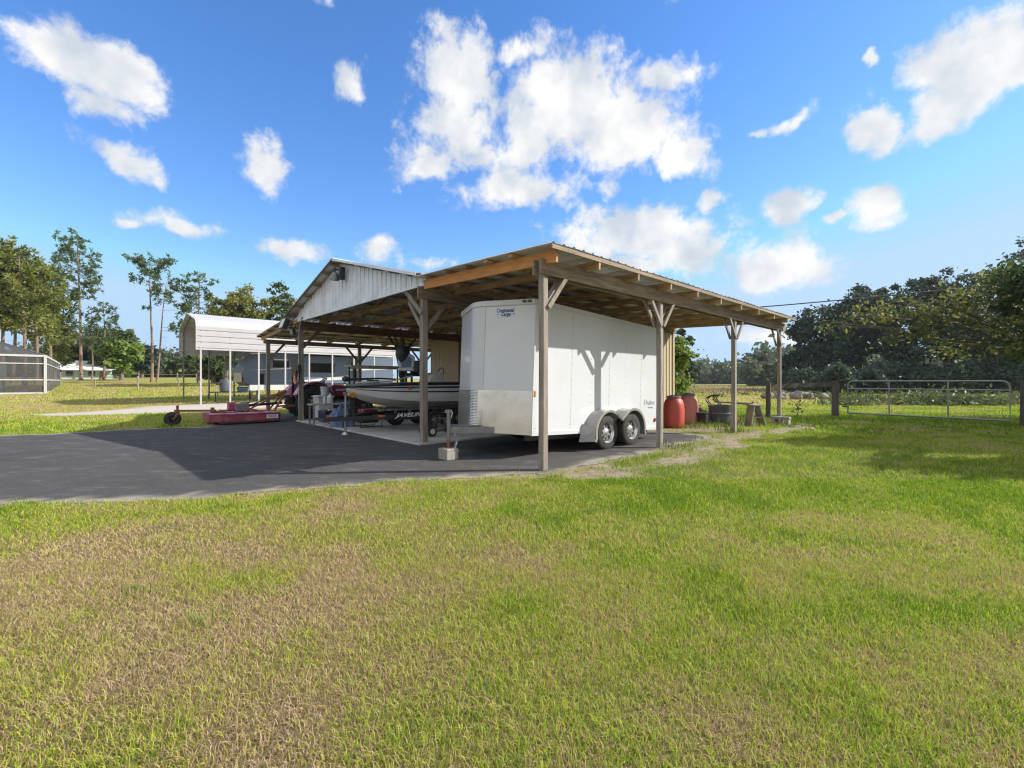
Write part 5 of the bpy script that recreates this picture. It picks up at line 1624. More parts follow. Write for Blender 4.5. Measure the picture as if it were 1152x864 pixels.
mb = MB(); mb.tube([(0.45, -0.06, 3.12), (2.2, -0.08, 3.3), (10.0, -0.08, 3.36)], 0.06, 8); mb.build('awning_roll', rv_white, RV, True)
for x in (6.9, 7.7):
    wheel(RV, (x, 0.1, 0.38), 0.38, 0.22, chrome, 0.6, holes=0)
    wheel(RV, (x, 2.35, 0.38), 0.38, 0.22, chrome, 0.6, holes=0)
mb = MB()
for x in (0.9, 9.9):
    mb.box2((x - 0.05, 0.2, 0.0), (x + 0.05, 0.3, 1.06)); mb.box2((x - 0.05, 2.1, 0.0), (x + 0.05, 2.2, 1.06))
mb.build('stabiliser', dark_steel, RV)

sd_ = child_thing('steel_bench', 'low dark steel bench on thin legs beside the carport posts', 'bench', 0.1, 26.9)
mb = MB(); mb.box((1.15, 0, 0.70), (2.4, 0.7, 0.07)); mb.build('top', dark_steel, sd_)
for x in (0.3, 2.1):
    for y in (-0.3, 0.3):
        mb = MB(); mb.box((x, y, 0.33), (0.05, 0.05, 0.67)); mb.build('leg', dark_steel, sd_)
mb = MB(); mb.tube([(-0.05, 0, 0.70), (-0.12, 0, 0.55), (-0.10, 0, 0.35), (0.0, 0, 0.28)], 0.03, 8); mb.build('hook', dark_steel, sd_)
bl = child_thing('plastic_drum', 'dark grey lidded drum standing on the low steel bench', 'drum', 0.85, 26.8, 0.74)
mb = MB(); mb.lathe([(0.25, 0), (0.30, 0.03), (0.32, 0.3), (0.31, 0.62), (0.29, 0.68), (0.29, 0.72), (0.0001, 0.73)], 24); mb.build('body', barrel_grey, bl, True)
mb = MB(); mb.box((-0.38, 0, 0.48), (0.22, 0.3, 0.16)); mb.build('lid', black_plastic, bl, bevel=0.02)
cr_ = child_thing('crate', 'small dark blue crate on the steel bench behind the white post', 'crate', 1.75, 26.85, 0.737)
mb = MB(); mb.prism([(-0.24, 0), (0.24, 0), (0.28, 0.26), (-0.28, 0.26)], -0.18, 0.18); mb.build('body', navy, cr_, bevel=0.015)
mb = MB(); mb.box((0, 0, 0.27), (0.6, 0.4, 0.03)); mb.build('rim', navy, cr_)

# ------------------------------------------------------------------ screened pool cage, far left
PC = thing('pool_cage', 'white-framed screened pool enclosure with a hipped screen roof at the far left', 'screen enclosure', (-37.3, 36.1, gz(-37.3, 36.1)), ANG)
PH, PLN, PDP = 3.02, 15.0, 22.0
fr = MB()
fs_ = MB()
for x in (0, -2.6, -5.2, -7.8, -10.4, -13.0, -15.0):
    s_ = 0.17 if x == 0 else 0.09
    fr.box2((x - s_ / 2, -s_ / 2, 0), (x + s_ / 2, s_ / 2, PH))
for y in (3, 6, 9, 12, 15, 18, 22):
    fs_.box2((-0.03, y - 0.04, 0), (0.03, y + 0.04, PH))
for z, w_ in ((PH, 0.16), (PH - 0.62, 0.08), (1.12, 0.10), (0.06, 0.14)):
    fr.box2((-PLN, -0.05, z - w_ / 2), (0.06, 0.05, z + w_ / 2))
    fr.box2((-0.05, 0.0, z - w_ / 2), (0.055, PDP, z + w_ / 2))
fr.build('frame', cage_white, PC)
fs_.build('side_frame', grey_steel, PC)
sc_ = MB()
sc_.add([(-PLN, 0, 0), (0, 0, 0), (0, 0, PH), (-PLN, 0, PH)], [(0, 1, 2, 3)])
sc_.add([(0, 0, 0), (0, PDP, 0), (0, PDP, PH), (0, 0, PH)], [(0, 1, 2, 3)])
sc_.build('screen', screen, PC)
rf = MB()
rf.add([(0, 0, PH + 0.03), (0, PDP, PH + 0.03), (-4.2, PDP - 4, PH + 1.75), (-4.2, 4.2, PH + 1.75), (-PLN, 4.2, PH + 1.75), (-PLN, 0, PH + 0.03)], [(0, 1, 2, 3), (0, 3, 4, 5)])
rf.add([(-4.2, 4.2, PH + 1.75), (-4.2, PDP - 4, PH + 1.75), (-PLN, PDP - 4, PH + 1.75), (-PLN, 4.2, PH + 1.75)], [(0, 1, 2, 3)])
rf.build('roof_screen', screen, PC)
rb = MB()
rb.bar((0, 0, PH + 0.04), (-4.2, 4.2, PH + 1.76), 0.08, 0.08); rb.bar((-4.2, 4.2, PH + 1.76), (-PLN, 4.2, PH + 1.76), 0.08, 0.08)
for x in (-5.2, -7.8, -10.4, -13): rb.bar((x, 0, PH), (x, 4.2, PH + 1.75), 0.05, 0.06)
for y in (6, 10, 14, 18): rb.bar((0, y, PH), (-4.2, y, PH + 1.75), 0.05, 0.06)
rb.build('roof_frame', grey_steel, PC)
pd = MB(); pd.box2((-PLN, 0.1, -0.3), (-0.1, PDP, 0.05)); pd.build('pool_deck', concrete, PC)
pw = thing('house_wall', 'tan house wall standing at the back inside the screened enclosure', 'house', PC.location + Vector((0, 0, 0.05)), ANG)
mb = MB(); mb.box2((-PLN, 14.0, 0), (-3.4, 14.3, 2.9)); mb.build('wall', house_white, pw)
for x in (-5.4, -8.0, -11.0):
    mb = MB(); mb.box2((x - 0.8, 13.95, 0.02), (x + 0.8, 14.02, 2.2)); mb.build('door', dark_glass, pw)
for i, (x, y) in enumerate(((-2.2, 2.5), (-4.6, 3.2))):
    t = thing('patio_chair', ['brown patio chair near the corner of the screened enclosure', 'brown patio chair deeper along the front of the screened enclosure'][i], 'chair', PC.matrix_basis @ Vector((x, y, 0.05)) if False else Vector(PC.location) + Matrix.Rotation(ANG, 3, 'Z') @ Vector((x, y, 0.05)), ANG + 0.4 * i, 'patio chairs in the enclosure')
    mb = MB(); mb.box((0, 0, 0.42), (0.6, 0.6, 0.10)); mb.build('seat', rust, t, bevel=0.03)
    mb = MB(); mb.box((-0.28, 0, 0.75), (0.08, 0.6, 0.6)); mb.build('backrest', rust, t, bevel=0.03)
    for a in (-0.26, 0.26):
        for c in (-0.26, 0.26):
            mb = MB(); mb.box((a, c, 0.19), (0.05, 0.05, 0.38)); mb.build('leg', dark_steel, t)

# ------------------------------------------------------------------ things round the right-hand end
def rain_barrel(name, label, u, v, m_, s=1.0):
    t = child_thing(name, label, 'barrel', u, v, 0.0)
    n_ = 40; vs = []; mb = MB()
    pr_ = [(0.235, 0.0), (0.27, 0.04), (0.285, 0.22), (0.29, 0.5), (0.275, 0.68), (0.24, 0.79), (0.19, 0.85), (0.17, 0.865)]
    for j, (r_, z) in enumerate(pr_):
        for k in range(n_):
            t_ = 2 * math.pi * k / n_
            amp = 0.055 if 0 < j < 6 else 0.0
            rr = r_ * (1 + amp * abs(math.cos(t_ * 3)) - amp * 0.5)
            vs.append((rr * math.cos(t_) * s, rr * math.sin(t_) * s, z * s))
    fs = [(j * n_ + k, j * n_ + (k + 1) % n_, (j + 1) * n_ + (k + 1) % n_, (j + 1) * n_ + k) for j in range(len(pr_) - 1) for k in range(n_)]
    fs.append(tuple(range(n_ - 1, -1, -1)))
    mb.add(vs, fs); mb.build('body', m_, t, True)
    mb = MB(); mb.lathe([(0.185 * s, 0.855 * s), (0.20 * s, 0.87 * s), (0.20 * s, 0.915 * s), (0.18 * s, 0.925 * s), (0.0001, 0.925 * s)], 28); mb.build('lid', lid_grey, t, True)
    mb = MB()
    for k in range(2):
        mb.tube([(0.10 * s * (1 - 2 * k), -0.05, 0.92 * s), (0.10 * s * (1 - 2 * k), 0.05, 0.92 * s)], 0.03, 8)
    mb.build('bung', black_plastic, t)
    return t


rain_barrel('storage_barrel', 'red plastic barrel with grey lid nearest the trailer end', 7.45, 1.75, red_plastic)
rain_barrel('storage_barrel', 'sun-faded pinkish barrel standing behind the red one', 8.85, 2.0, pink_plastic, 1.04)
tb = child_thing('mortar_tub', 'low black tub in the weeds beside the barrels', 'tub', 9.0, 1.62)
mb = MB(); mb.prism([(-0.14, 0.0), (0.14, 0.0), (0.19, 0.36), (-0.19, 0.36)], -0.2, 0.2); mb.build('body', black_plastic, tb, bevel=0.03)
mb = MB(); mb.box((0, 0, 0.365), (0.42, 0.44, 0.03)); mb.build('rim', black_plastic, tb)
gt = child_thing('planter_drum', 'grey-blue half drum between the tub and the third eave post', 'drum', 9.95, 1.45)
mb = MB(); mb.lathe([(0.30, 0.0), (0.33, 0.03), (0.35, 0.50), (0.37, 0.55), (0.37, 0.58), (0.34, 0.58), (0.33, 0.5), (0.0001, 0.47)], 28); mb.build('body', barrel_grey, gt, True)
mb = MB(); mb.lathe([(0.36, 0.30), (0.365, 0.32), (0.36, 0.34)], 28); mb.build('hoop', grey_steel, gt)
hs_ = child_thing('hose', 'loops of dark hose standing up behind the grey half drum', 'hose', 10.6, 2.0, 0.35)
mb = MB(); mb.tube([(0.36 * math.cos(t_) + 0.10 * k_, 0.1 * math.sin(3 * t_), 0.26 + 0.28 * math.sin(t_)) for k_, t_ in [(i / 10, i * 0.42) for i in range(34)]], 0.022, 7); o = mb.build('coil', black_wire, hs_, True)
mb = MB(); mb.tube([(3.8, 0.0, 0.1), (3.85, 0, 0.18)], 0.03, 6); mb.build('nozzle', dark_steel, hs_)


def rock(mb, c, r_, seed):
    bm = bmesh.new(); bmesh.ops.create_icosphere(bm, subdivisions=2, radius=1)
    off_ = Vector((seed * 3.1, seed * 1.7, seed))
    vs = []
    for v in bm.verts:
        k = 0.75 + 0.55 * mnoise.noise(v.co * 1.3 + off_) + 0.15 * mnoise.noise(v.co * 4 + off_)
        vs.append((c[0] + v.co.x * r_ * k, c[1] + v.co.y * r_ * k, c[2] + v.co.z * r_ * k * 0.75))
    fs = [tuple(v.index for v in f.verts) for f in bm.faces]
    bm.free(); mb.add(vs, fs)


RKS = [(9.55, 2.05, 0.12, 0.26), (9.95, 2.2, 0.14, 0.28), (9.5, 1.75, 0.08, 0.19), (10.2, 2.3, 0.16, 0.26), (9.75, 2.15, 0.40, 0.23), (10.0, 2.3, 0.46, 0.21), (9.55, 2.4, 0.32, 0.24), (9.85, 1.95, 0.30, 0.18)]
for i, (u, v, z, r_) in enumerate(RKS):
    t = MB(); rock(t, (0, 0, 0), r_, i + 1); o = t.build('rock', rock_m, None); o.location = W(u, v, z)
    tag(o, 'pale grey rock in the heap between the barrels and the grey drum', 'rock', 'rocks heaped by the barrels')
sv = child_thing('shovel', 'dark long-handled shovel standing upright in the rock heap', 'shovel', 9.75, 2.75, 0.1)
mb = MB(); mb.tube([(-0.05, 0, 0.35), (-0.18, 0.05, 1.25)], 0.022, 8); mb.build('handle', wood_dark, sv)
mb = MB(); mb.prism([(-0.11, 0.05), (0, -0.08), (0.11, 0.05), (0.10, 0.35), (-0.10, 0.35)], -0.01, 0.01); mb.build('blade', dark_steel, sv)
ot = child_thing('old_tyre', 'worn black tyre leaning on the rock heap', 'tyre', 10.15, 2.62, 0.42, 0.5)
mb = MB(); mb.lathe([(0.17, -0.07), (0.24, -0.09), (0.285, -0.06), (0.29, 0.06), (0.24, 0.09), (0.17, 0.07)], 26, Matrix.Rotation(R(74), 4, 'X'), close=True); mb.build('carcass', rubber, ot, True)
for i, (u, v, rz) in enumerate([(11.2, 1.5, 0.3), (11.5, 1.35, 1.2), (11.3, 1.75, 0.1), (11.75, 1.6, 0.8), (11.6, 1.85, 2.0)]):
    t = MB(); t.box((0, 0, 0.0), (0.21, 0.10, 0.065)); o = t.build('brick', brick_m, None, bevel=0.006); o.location = W(u, v, 0.04); o.rotation_euler = (0.1 * i, 0.05, rz)
    tag(o, 'old red brick lying in the grass behind the plank trestle', 'brick', 'bricks in the grass')
ls = child_thing('plank_trestle', 'short weathered plank trestle shaped like an open wedge right of the third eave post', 'trestle', 9.62, 0.30, 0.0, -0.55)
for a, b_, m_ in ((-0.10, -0.22, wood_grey), (0.08, 0.30, wood_grey)):
    mb = MB(); mb.bar((b_, 0.0, 0.0), (a, 0.0, 0.62), 0.30, 0.035, (1, 0, 0)); mb.build('leg', m_, ls)
mb = MB(); mb.box((0, 0, 0.635), (0.30, 0.32, 0.03)); mb.build('top', wood_grey, ls)
mb = MB(); mb.bar((0.18, 0, 0.27), (-0.16, 0, 0.27), 0.24, 0.03); mb.build('stretcher', wood_grey, ls)
pp = child_thing('metal_pipe', 'thin grey pipe lying from the drum to the plank trestle', 'pipe', 9.6, 0.35, 0.66)
mb = MB(); mb.tube([(-0.1, 0.05, 0.0), (0.15, 1.1, 0.03)], 0.022, 8); mb.tube([(0.02, -0.02, 0.02), (0.3, 1.05, 0.02)], 0.018, 8); mb.build('tube', galv, pp)
mb = MB(); mb.tube([(0.15, 1.08, 0.03), (0.17, 1.14, 0.032)], 0.03, 8); mb.build('collar', rust, pp)
bs = child_thing('block_bench', 'small low grey block bench at the foot of the last eave post', 'bench', 10.66, -0.10)
mb = MB(); mb.box((0.05, 0, 0.21), (0.22, 0.52, 0.08)); mb.build('top', concrete, bs, bevel=0.01)
for y in (-0.19, 0.0, 0.19):
    mb = MB(); mb.box((0.05, y, 0.085), (0.2, 0.10, 0.17)); mb.build('leg', wood_grey, bs)

# ------------------------------------------------------------------ fences and gate on the right
def fence_post(name, label, x, y, h, s=0.15, group=None, m_=wood_post, lean=0.0, cat='post'):
    mb = MB(); mb.tube([(0, 0, -0.1), (lean * 0.5, 0, h * 0.5), (lean, 0, h)], [s * 0.56, s * 0.53, s * 0.5], 9); o = mb.build(name, m_, None, True)
    o.location = (x, y, gz(x, y)); return tag(o, label, cat, group)


fence_post('fence_post', 'dark round fence post just behind the last eave post', 9.42, 16.6, 1.3, 0.16)
fence_post('gate_post', 'stout dark post holding the left end of the tube gate', 12.46, 17.4, 1.38, 0.24)
fence_post('gate_post', 'stout dark post holding the right end of the tube gate', 15.25, 13.35, 1.38, 0.30)
mb = MB(); mb.bar((9.42, 16.6, 1.16), (12.46, 17.4, 1.24), 0.05, 0.16); o = mb.build('fence_rail', wood_post); tag(o, 'dark timber rail between the dark fence post and left gate post', 'rail')
GA, GB_ = Vector((12.72, 17.1, 0)), Vector((15.0, 13.6, 0))
gd_ = (GB_ - GA); gl = gd_.length
gt = thing('tube_gate', 'grey tubular farm gate with wire mesh between two dark posts', 'gate', GA, math.atan2(gd_.y, gd_.x))
mb = MB(); mb.tube([(0, 0, 0.16), (0, 0, 1.20), (0.02, 0, 1.28), (0.08, 0, 1.34), (0.16, 0, 1.36), (gl - 0.16, 0, 1.36), (gl - 0.08, 0, 1.34), (gl - 0.02, 0, 1.28), (gl, 0, 1.2), (gl, 0, 0.16), (0, 0, 0.16)], 0.028, 10); mb.build('frame', galv, gt, True)
mb = MB(); mb.tube([(0, 0, 1.08), (gl, 0, 1.08)], 0.022, 8); mb.build('rail', galv, gt, True)
for x in (gl * 0.30, gl * 0.67):
    mb = MB(); mb.tube([(x, 0, 0.16), (x, 0, 1.36)], 0.024, 8); mb.build('upright', galv, gt, True)
mb = MB()
x = 0.12
while x < gl: mb.tube([(x, 0.0, 0.17), (x, 0.0, 1.08)], 0.0035, 4, False); x += 0.15
for z in (0.30, 0.46, 0.62, 0.78, 0.94): mb.tube([(0, 0.004, z), (gl, 0.004, z)], 0.0035, 4, False)
mb.build('wire_mesh', galv, gt)
mb = MB(); mb.box((-0.1, 0, 0.4), (0.16, 0.03, 0.05)); mb.box((-0.1, 0, 1.1), (0.16, 0.03, 0.05)); mb.build('hinge', dark_steel, gt)
mb = MB(); mb.tube([(gl, 0.03, 0.85), (gl + 0.14, 0.02, 0.78), (gl + 0.2, 0.0, 0.9), (gl + 0.1, -0.03, 0.95)], 0.012, 6); mb.build('chain', galv, gt)
# wire fence off to the right of the gate
fence_post('fence_post', 'dark fence post beyond the right end of the tube gate', 17.6, 10.2, 1.3, 0.2)
# wire fence far left
fx = [(-34, 38.0), (-29.5, 37.3), (-25, 36.9), (-34.5, 70), (-22.5, 37.2)]
for i, (px, Z, h) in enumerate([(107, 44, 0.95), (155, 42, 1.35), (201, 43, 1.1), (68, 46, 1.1)]):
    x = (px - 576) / 508 * Z
    fence_post('fence_post', ['short grey stake standing alone in the dry left field', 'pale fence post left of the twin pine trunks', 'thin fence post just left of the carport', 'grey stake right of the screened enclosure'][i], x, Z, h, 0.13 if i == 1 else 0.09, m_=wood_old)
hf = MB()
p0, p1 = Vector((-72, 72, gz(-72, 72))), Vector((-30, 74, gz(-30, 74)))
for i in range(15):
    q = p0.lerp(p1, i / 14); q.z = gz(q.x, q.y); hf.box((q.x, q.y, q.z + 0.6), (0.12, 0.12, 1.3))
for z in (0.5, 0.95): hf.bar((p0.x, p0.y, p0.z + z), (p1.x, p1.y, p1.z + z), 0.04, 0.10)
o = hf.build('board_fence', wood_grey); tag(o, 'distant grey board fence running behind the left field pines', 'fence')

# ------------------------------------------------------------------ white farm building far left, wire overhead
hz = gz(-61, 66)
fh = thing('farm_house', 'distant white-roofed house beneath the trees left of the carport', 'house', (-75.5, 80.5, gz(-75.5, 80.5)), 0.66)
mb = MB(); mb.box2((-3.2, -2, -0.3), (3.2, 2, 1.75)); mb.build('wall', house_white, fh)
mb = MB(); mb.prism([(-3.0, 1.55), (0.0, 3.2), (3.0, 1.55), (3.0, 1.45), (0, 3.08), (-3.0, 1.45)], -3.8, 3.8, 'yz'); mb.build('roof', house_roof, fh)
for x in (-2.2, 0.6):
    mb = MB(); mb.box2((x - 0.5, -2.03, 0.5), (x + 0.5, -1.99, 1.3)); f_ = mb.build('window', rv_grey, fh)
    mb = MB(); mb.box2((x - 0.4, -2.05, 0.56), (x + 0.4, -2.032, 1.24)); mb.build('pane', dark_glass, f_)
mb = MB(); mb.box2((1.6, -2.03, -0.3), (2.5, -1.99, 1.3)); mb.build('door', rust, fh)

mb = MB()
pa, pb = Vector((60, 38, 9.6)), Vector((-45, 36, 8.2))
pts = []
A_, B_ = Vector((40.0, 24.0, 8.2)), Vector((-4.0, 34.0, 5.6))
for i in range(41):
    t_ = i / 40; p = A_.lerp(B_, t_); p.z -= 1.1 * 4 * t_ * (1 - t_) * 0.55
    pts.append(p)
mb.tube(pts, 0.035, 6); o = mb.build('power_line', black_wire, None, True)
tag(o, 'black overhead wire sagging across the sky from the right-hand trees', 'wire')
fence_post('utility_pole', 'tall dark utility pole carrying the overhead wire', 40.0, 24.0, 8.6, 0.30, cat='pole')

# ------------------------------------------------------------------ trees
def px_x(px, Z):
    return (px - 576) / 508 * Z


def unit(n, rg):
    v = rg.normal(size=(n, 3)); return v / np.linalg.norm(v, axis=1, keepdims=True)


def leaf_quads(C, size, rg, aspect=1.7, up=0.25):
    """a small bent-free leaf quad at every point of C"""
    n = len(C)
    a = unit(n, rg); t = unit(n, rg); t[:, 2] -= up
    b_ = np.cross(a, t); b_ /= np.linalg.norm(b_, axis=1, keepdims=True) + 1e-9
    a = np.cross(b_, t); a /= np.linalg.norm(a, axis=1, keepdims=True) + 1e-9
    s = (size * (0.6 + 0.8 * rg.random(n)))[:, None]
    d = np.cross(a, b_)
    p = np.empty((n, 4, 3))
    p[:, 0] = C - a * s * aspect / 2; p[:, 1] = C + b_ * s * 0.5; p[:, 2] = C + a * s * aspect / 2; p[:, 3] = C - b_ * s * 0.5
    return p.reshape(-1, 3), np.arange(n * 4).reshape(n, 4)


def leafy_tree(name, label, base, lobes, leaf_m, leaf, clusters, per, seed, trunk_r=0.25, bark_m=None, cat='tree', group=None, spread=0.2, trunk_h=None, limbs=True, core=0.45, limb_k=0.5):
    """lobes: (dx, dy, z, rx, ry, rz) relative to the foot; leaves gather in clumps near the lobes' shells"""
    rg = np.random.default_rng(seed)
    t = thing(name, label, cat, base, 0, group)
    vol = np.array([l[3] * l[4] * l[5] for l in lobes]) ** 0.75
    vol /= vol.sum()
    pts = []
    mean_r = np.mean([(l[3] + l[4] + l[5]) / 3 for l in lobes])
    for l, w in zip(lobes, vol):
        k = max(3, int(clusters * w))
        d = unit(k, rg); rad = core + (1.08 - core) * rg.random(k) ** 0.6
        rad *= 1 + 0.16 * np.sin(d[:, 0] * 5 + seed) * np.sin(d[:, 2] * 6 + seed * 2)
        cc = np.array(l[:3]) + d * rad[:, None] * np.array(l[3:])
        for c in cc:
            m_ = int(per * (0.5 + rg.random()))
            sr = spread * (0.6 + 0.8 * rg.random()) * mean_r
            q = rg.normal(size=(m_, 3)) * sr * np.array([1, 1, 0.6]); pts.append(c + q)
    C = np.concatenate(pts)
    V, F = leaf_quads(C, leaf, rg)
    np_mesh('crown', V, [F], leaf_m, parent=t)
    tb = MB()
    l0 = lobes[0]
    th = trunk_h or l0[2]
    bend = rg.normal(size=2) * 0.12 * th * 0.3
    top = Vector((l0[0] * 0.7, l0[1] * 0.7, th))
    tb.tube([(0, 0, -0.3), (0, 0, 0.15), (bend[0], bend[1], th * 0.45), top], [trunk_r * 1.5, trunk_r * 1.1, trunk_r * 0.85, trunk_r * 0.55], 9)
    if limbs:
        for l in lobes:
            s = Vector((bend[0], bend[1], th * (0.4 + 0.4 * rg.random())))
            e = Vector(l[:3])
            mid_ = s.lerp(e, 0.5) + Vector((0, 0, 0.08 * (e - s).length))
            tb.tube([s, mid_, e], [trunk_r * limb_k, trunk_r * limb_k * 0.6, trunk_r * limb_k * 0.25], 6)
            for k in range(4):
                d = Vector(unit(1, rg)[0]); q = e + Vector((d.x * l[3], d.y * l[4], d.z * l[5])) * 0.85
                tb.tube([mid_.lerp(e, rg.random()), e.lerp(q, 0.5) + Vector((0, 0, 0.1)), q], [trunk_r * 0.16, trunk_r * 0.1, trunk_r * 0.04], 5)
    tb.build('trunk', bark_m or bark_oak, t, True)
    return t


def pine(label, px, Z, ytop, crown0, seed, leaf_m, width, n_br=26, lean=(0, 0), tuft=0.55, per=14, r=0.22, flat=0.0, extra=(), group='tall pines on the left'):
    """slash pine: bare straight trunk, whorls of upswept branches with needle tufts at their ends"""
    rg = np.random.default_rng(seed)
    x = px_x(px, Z)
    g0 = gz(x, Z)
    H_ = 1.35 + (429 - ytop) / 508 * Z - g0
    t = thing('pine_tree', label, 'tree', (x, Z, g0), 0, group)
    ax_ = lambda s: Vector((lean[0] * s + 0.12 * math.sin(s * 4 + seed), lean[1] * s + 0.1 * math.sin(s * 5), H_ * s))
    tb = MB()
    ss = [0, 0.02] + [i / 12 for i in range(1, 13)]
    tb.tube([ax_(s) - Vector((0, 0, 0.3 if s == 0 else 0)) for s in ss], [r * (1.5 if s == 0 else 1.15 if s < 0.03 else 1 - 0.82 * s) for s in ss], 9)
    tc_, dirs = [], []
    def branch(s, a, ln, rise):
        p = ax_(s); d = Vector((math.cos(a), math.sin(a), 0))
        q1 = p + d * ln * 0.5 + Vector((0, 0, rise * ln * 0.35)); q2 = p + d * ln + Vector((0, 0, rise * ln))
        tb.tube([p, q1, q2], [r * 0.22 * (1.1 - s * 0.6), r * 0.14, r * 0.05], 5)
        k = max(2, int(ln * 2.6))
        for i in range(k):
            f = 0.45 + 0.55 * (i + rg.random()) / k
            c = q1.lerp(q2, max(0, f * 2 - 1)) if f > 0.5 else p.lerp(q1, f * 2)
            c = c + Vector(rg.normal(size=3)) * 0.16 * ln ** 0.5
            tc_.append(c); dirs.append((d + Vector((0, 0, 0.7))).normalized())
            if rg.random() < 0.7:
                c2 = c + Vector(rg.normal(size=3)) * 0.32
                tc_.append(c2); dirs.append((d * 0.6 + Vector((rg.normal() * 0.5, rg.normal() * 0.5, 0.7))).normalized())
    for i in range(n_br):
        f = (i + rg.random() * 0.8) / n_br
        s = crown0 + (0.985 - crown0) * f
        shape = (math.sin(math.pi * min(1, 0.22 + 0.78 * f)) ** 0.7) if not flat else (0.45 + 0.75 * f)
        ln = max(0.5, width * shape * (0.55 + 0.6 * rg.random()))
        branch(s, i * 2.4 + rg.random(), ln, 0.15 + 0.45 * rg.random() * (1 if f < 0.8 else 1.3))
    for (s, a, ln, rise) in extra:
        branch(s, a, ln, rise)
    for k in range(6):      # dead stubs lower down
        s = crown0 * (0.45 + 0.5 * rg.random()); a = rg.random() * 6.28; ln = 0.4 + rg.random() * 0.9
        p = ax_(s); tb.tube([p, p + Vector((math.cos(a) * ln, math.sin(a) * ln, -0.1 * ln))], [r * 0.12, r * 0.03], 4)
    tb.build('trunk', bark, t, True)
    C = np.array([tuple(c) for c in tc_]); D = np.array([tuple(d) for d in dirs])
    n = len(C)
    C = np.repeat(C, per, 0); D = np.repeat(D, per, 0)
    dd = unit(n * per, rg) + D * 0.65; dd /= np.linalg.norm(dd, axis=1, keepdims=True)
    L_ = (tuft * (0.55 + 0.6 * rg.random(n * per)))[:, None]
    w = np.cross(dd, unit(n * per, rg)); w /= np.linalg.norm(w, axis=1, keepdims=True) + 1e-9
    w *= tuft * 0.13
    P = np.empty((n * per, 4, 3))
    P[:, 0] = C; P[:, 1] = C + dd * L_ * 0.6 + w; P[:, 2] = C + dd * L_; P[:, 3] = C + dd * L_ * 0.6 - w
    np_mesh('crown', P.reshape(-1, 3), [np.arange(n * per * 4).reshape(-1, 4)], leaf_m, parent=t)
    return t


# left-hand pines
pine('tall lone pine with a straight bare trunk and narrow open crown by the farm house', 92, 73, 261, 0.55, 11, pine_green, 2.9, 34, lean=(-1.0, 0.2), r=0.24, extra=((0.93, 3.1, 3.6, 0.35), (0.86, 3.4, 3.0, 0.2), (0.62, 0.3, 1.6, 0.3), (0.46, 2.6, 1.0, 0.2)))
pine('smaller dark pine standing right of the tall lone pine', 117, 74, 339, 0.40, 12, pine_green, 2.9, 22, r=0.17)
pine('slim half-hidden pine between the tall lone pine and its smaller neighbour', 103, 78, 366, 0.5, 13, pine_green, 2.0, 16, r=0.13)
pine('bare twin-trunked pine with a flat umbrella crown left of the carport', 170, 66, 293, 0.86, 14, pine_green, 2.5, 15, r=0.20, flat=1, extra=((0.80, 3.0, 2.9, 0.55), (0.78, 0.4, 1.3, 0.3), (0.965, 0.1, 3.0, 0.05), (0.975, 3.2, 2.4, 0.1), (0.96, 0.4, 2.6, 0.15), (0.62, 3.1, 0.9, -0.2)))
pine('thinner leaning trunk beside the umbrella-crowned pine with a small round crown', 176, 65.5, 318, 0.78, 15, pine_green, 2.2, 14, lean=(1.5, 0), r=0.15, flat=0.6, extra=((0.72, 0.2, 3.4, 0.1), (0.52, 0.1, 3.6, -0.18), (0.55, -0.2, 2.6, -0.1)))
pine('dark pine top rising just behind the left end of the carport roof', 224, 62, 308, 0.45, 16, pine_green, 2.6, 26, r=0.2)
for i, (px, Z, yt, c0, wd_, lm, lb) in enumerate([
        (3, 52, 270, 0.42, 3.4, pine_green, 'dark pine at the left picture edge behind the screened enclosure'),
        (14, 56, 281, 0.40, 3.2, pine_gold, 'yellow-green pine second from the left behind the screened enclosure'),
        (27, 50, 277, 0.36, 3.6, pine_gold, 'broad golden pine above the middle of the screened enclosure'),
        (40, 54, 296, 0.32, 3.6, pine_gold, 'golden-green pine leaning over the screened roof'),
        (56, 60, 300, 0.42, 3.2, pine_green, 'darker green pine at the right of the left pine cluster'),
        (-14, 50, 262, 0.4, 3.6, pine_green, 'dark pine mostly cut off by the left picture edge'),
        (62, 64, 352, 0.25, 2.4, pine_gold, 'short yellow-green pine at the right foot of the left cluster')]):
    pine(lb, px, Z, yt, c0, 30 + i, lm, wd_, 34, r=0.2, tuft=0.62, per=16, lean=(rnd.uniform(-.6, .6), 0), group='pines behind the screened enclosure')


def tree_px(name, label, px, Z, ytop, wpx, lm, seed, clusters=150, per=60, leaf=None, group=None, low=0.22, lobes_n=7, squash=1.0, trunk_r=0.28, spread=0.2):
    """broadleaf tree filling a given width and height at distance Z"""
    rg = np.random.default_rng(seed * 7 + 1)
    x = px_x(px, Z); g0 = gz(x, Z)
    H_ = 1.35 + (429 - ytop) / 508 * Z - g0
    Wd = wpx / 508 * Z / 2
    lob = [(0, 0, H_ * 0.62, Wd * 0.62, Wd * 0.6, H_ * 0.34)]
    for k in range(lobes_n):
        a = 2 * math.pi * (k + rg.random() * 0.6) / lobes_n
        q = 0.45 + 0.25 * rg.random()
        zz = H_ * (low + 0.12 + (0.72 - low) * rg.random())
        s = 0.30 + 0.18 * rg.random()
        lob.append((Wd * q * math.cos(a), Wd * q * math.sin(a) * 0.9, zz, Wd * s, Wd * s, min(H_ * 0.2, Wd * s) * squash))
    return leafy_tree(name, label, (x, Z, g0), lob, lm, leaf or 0.0052 * Z, clusters, per, seed, trunk_r, group=group, spread=spread)


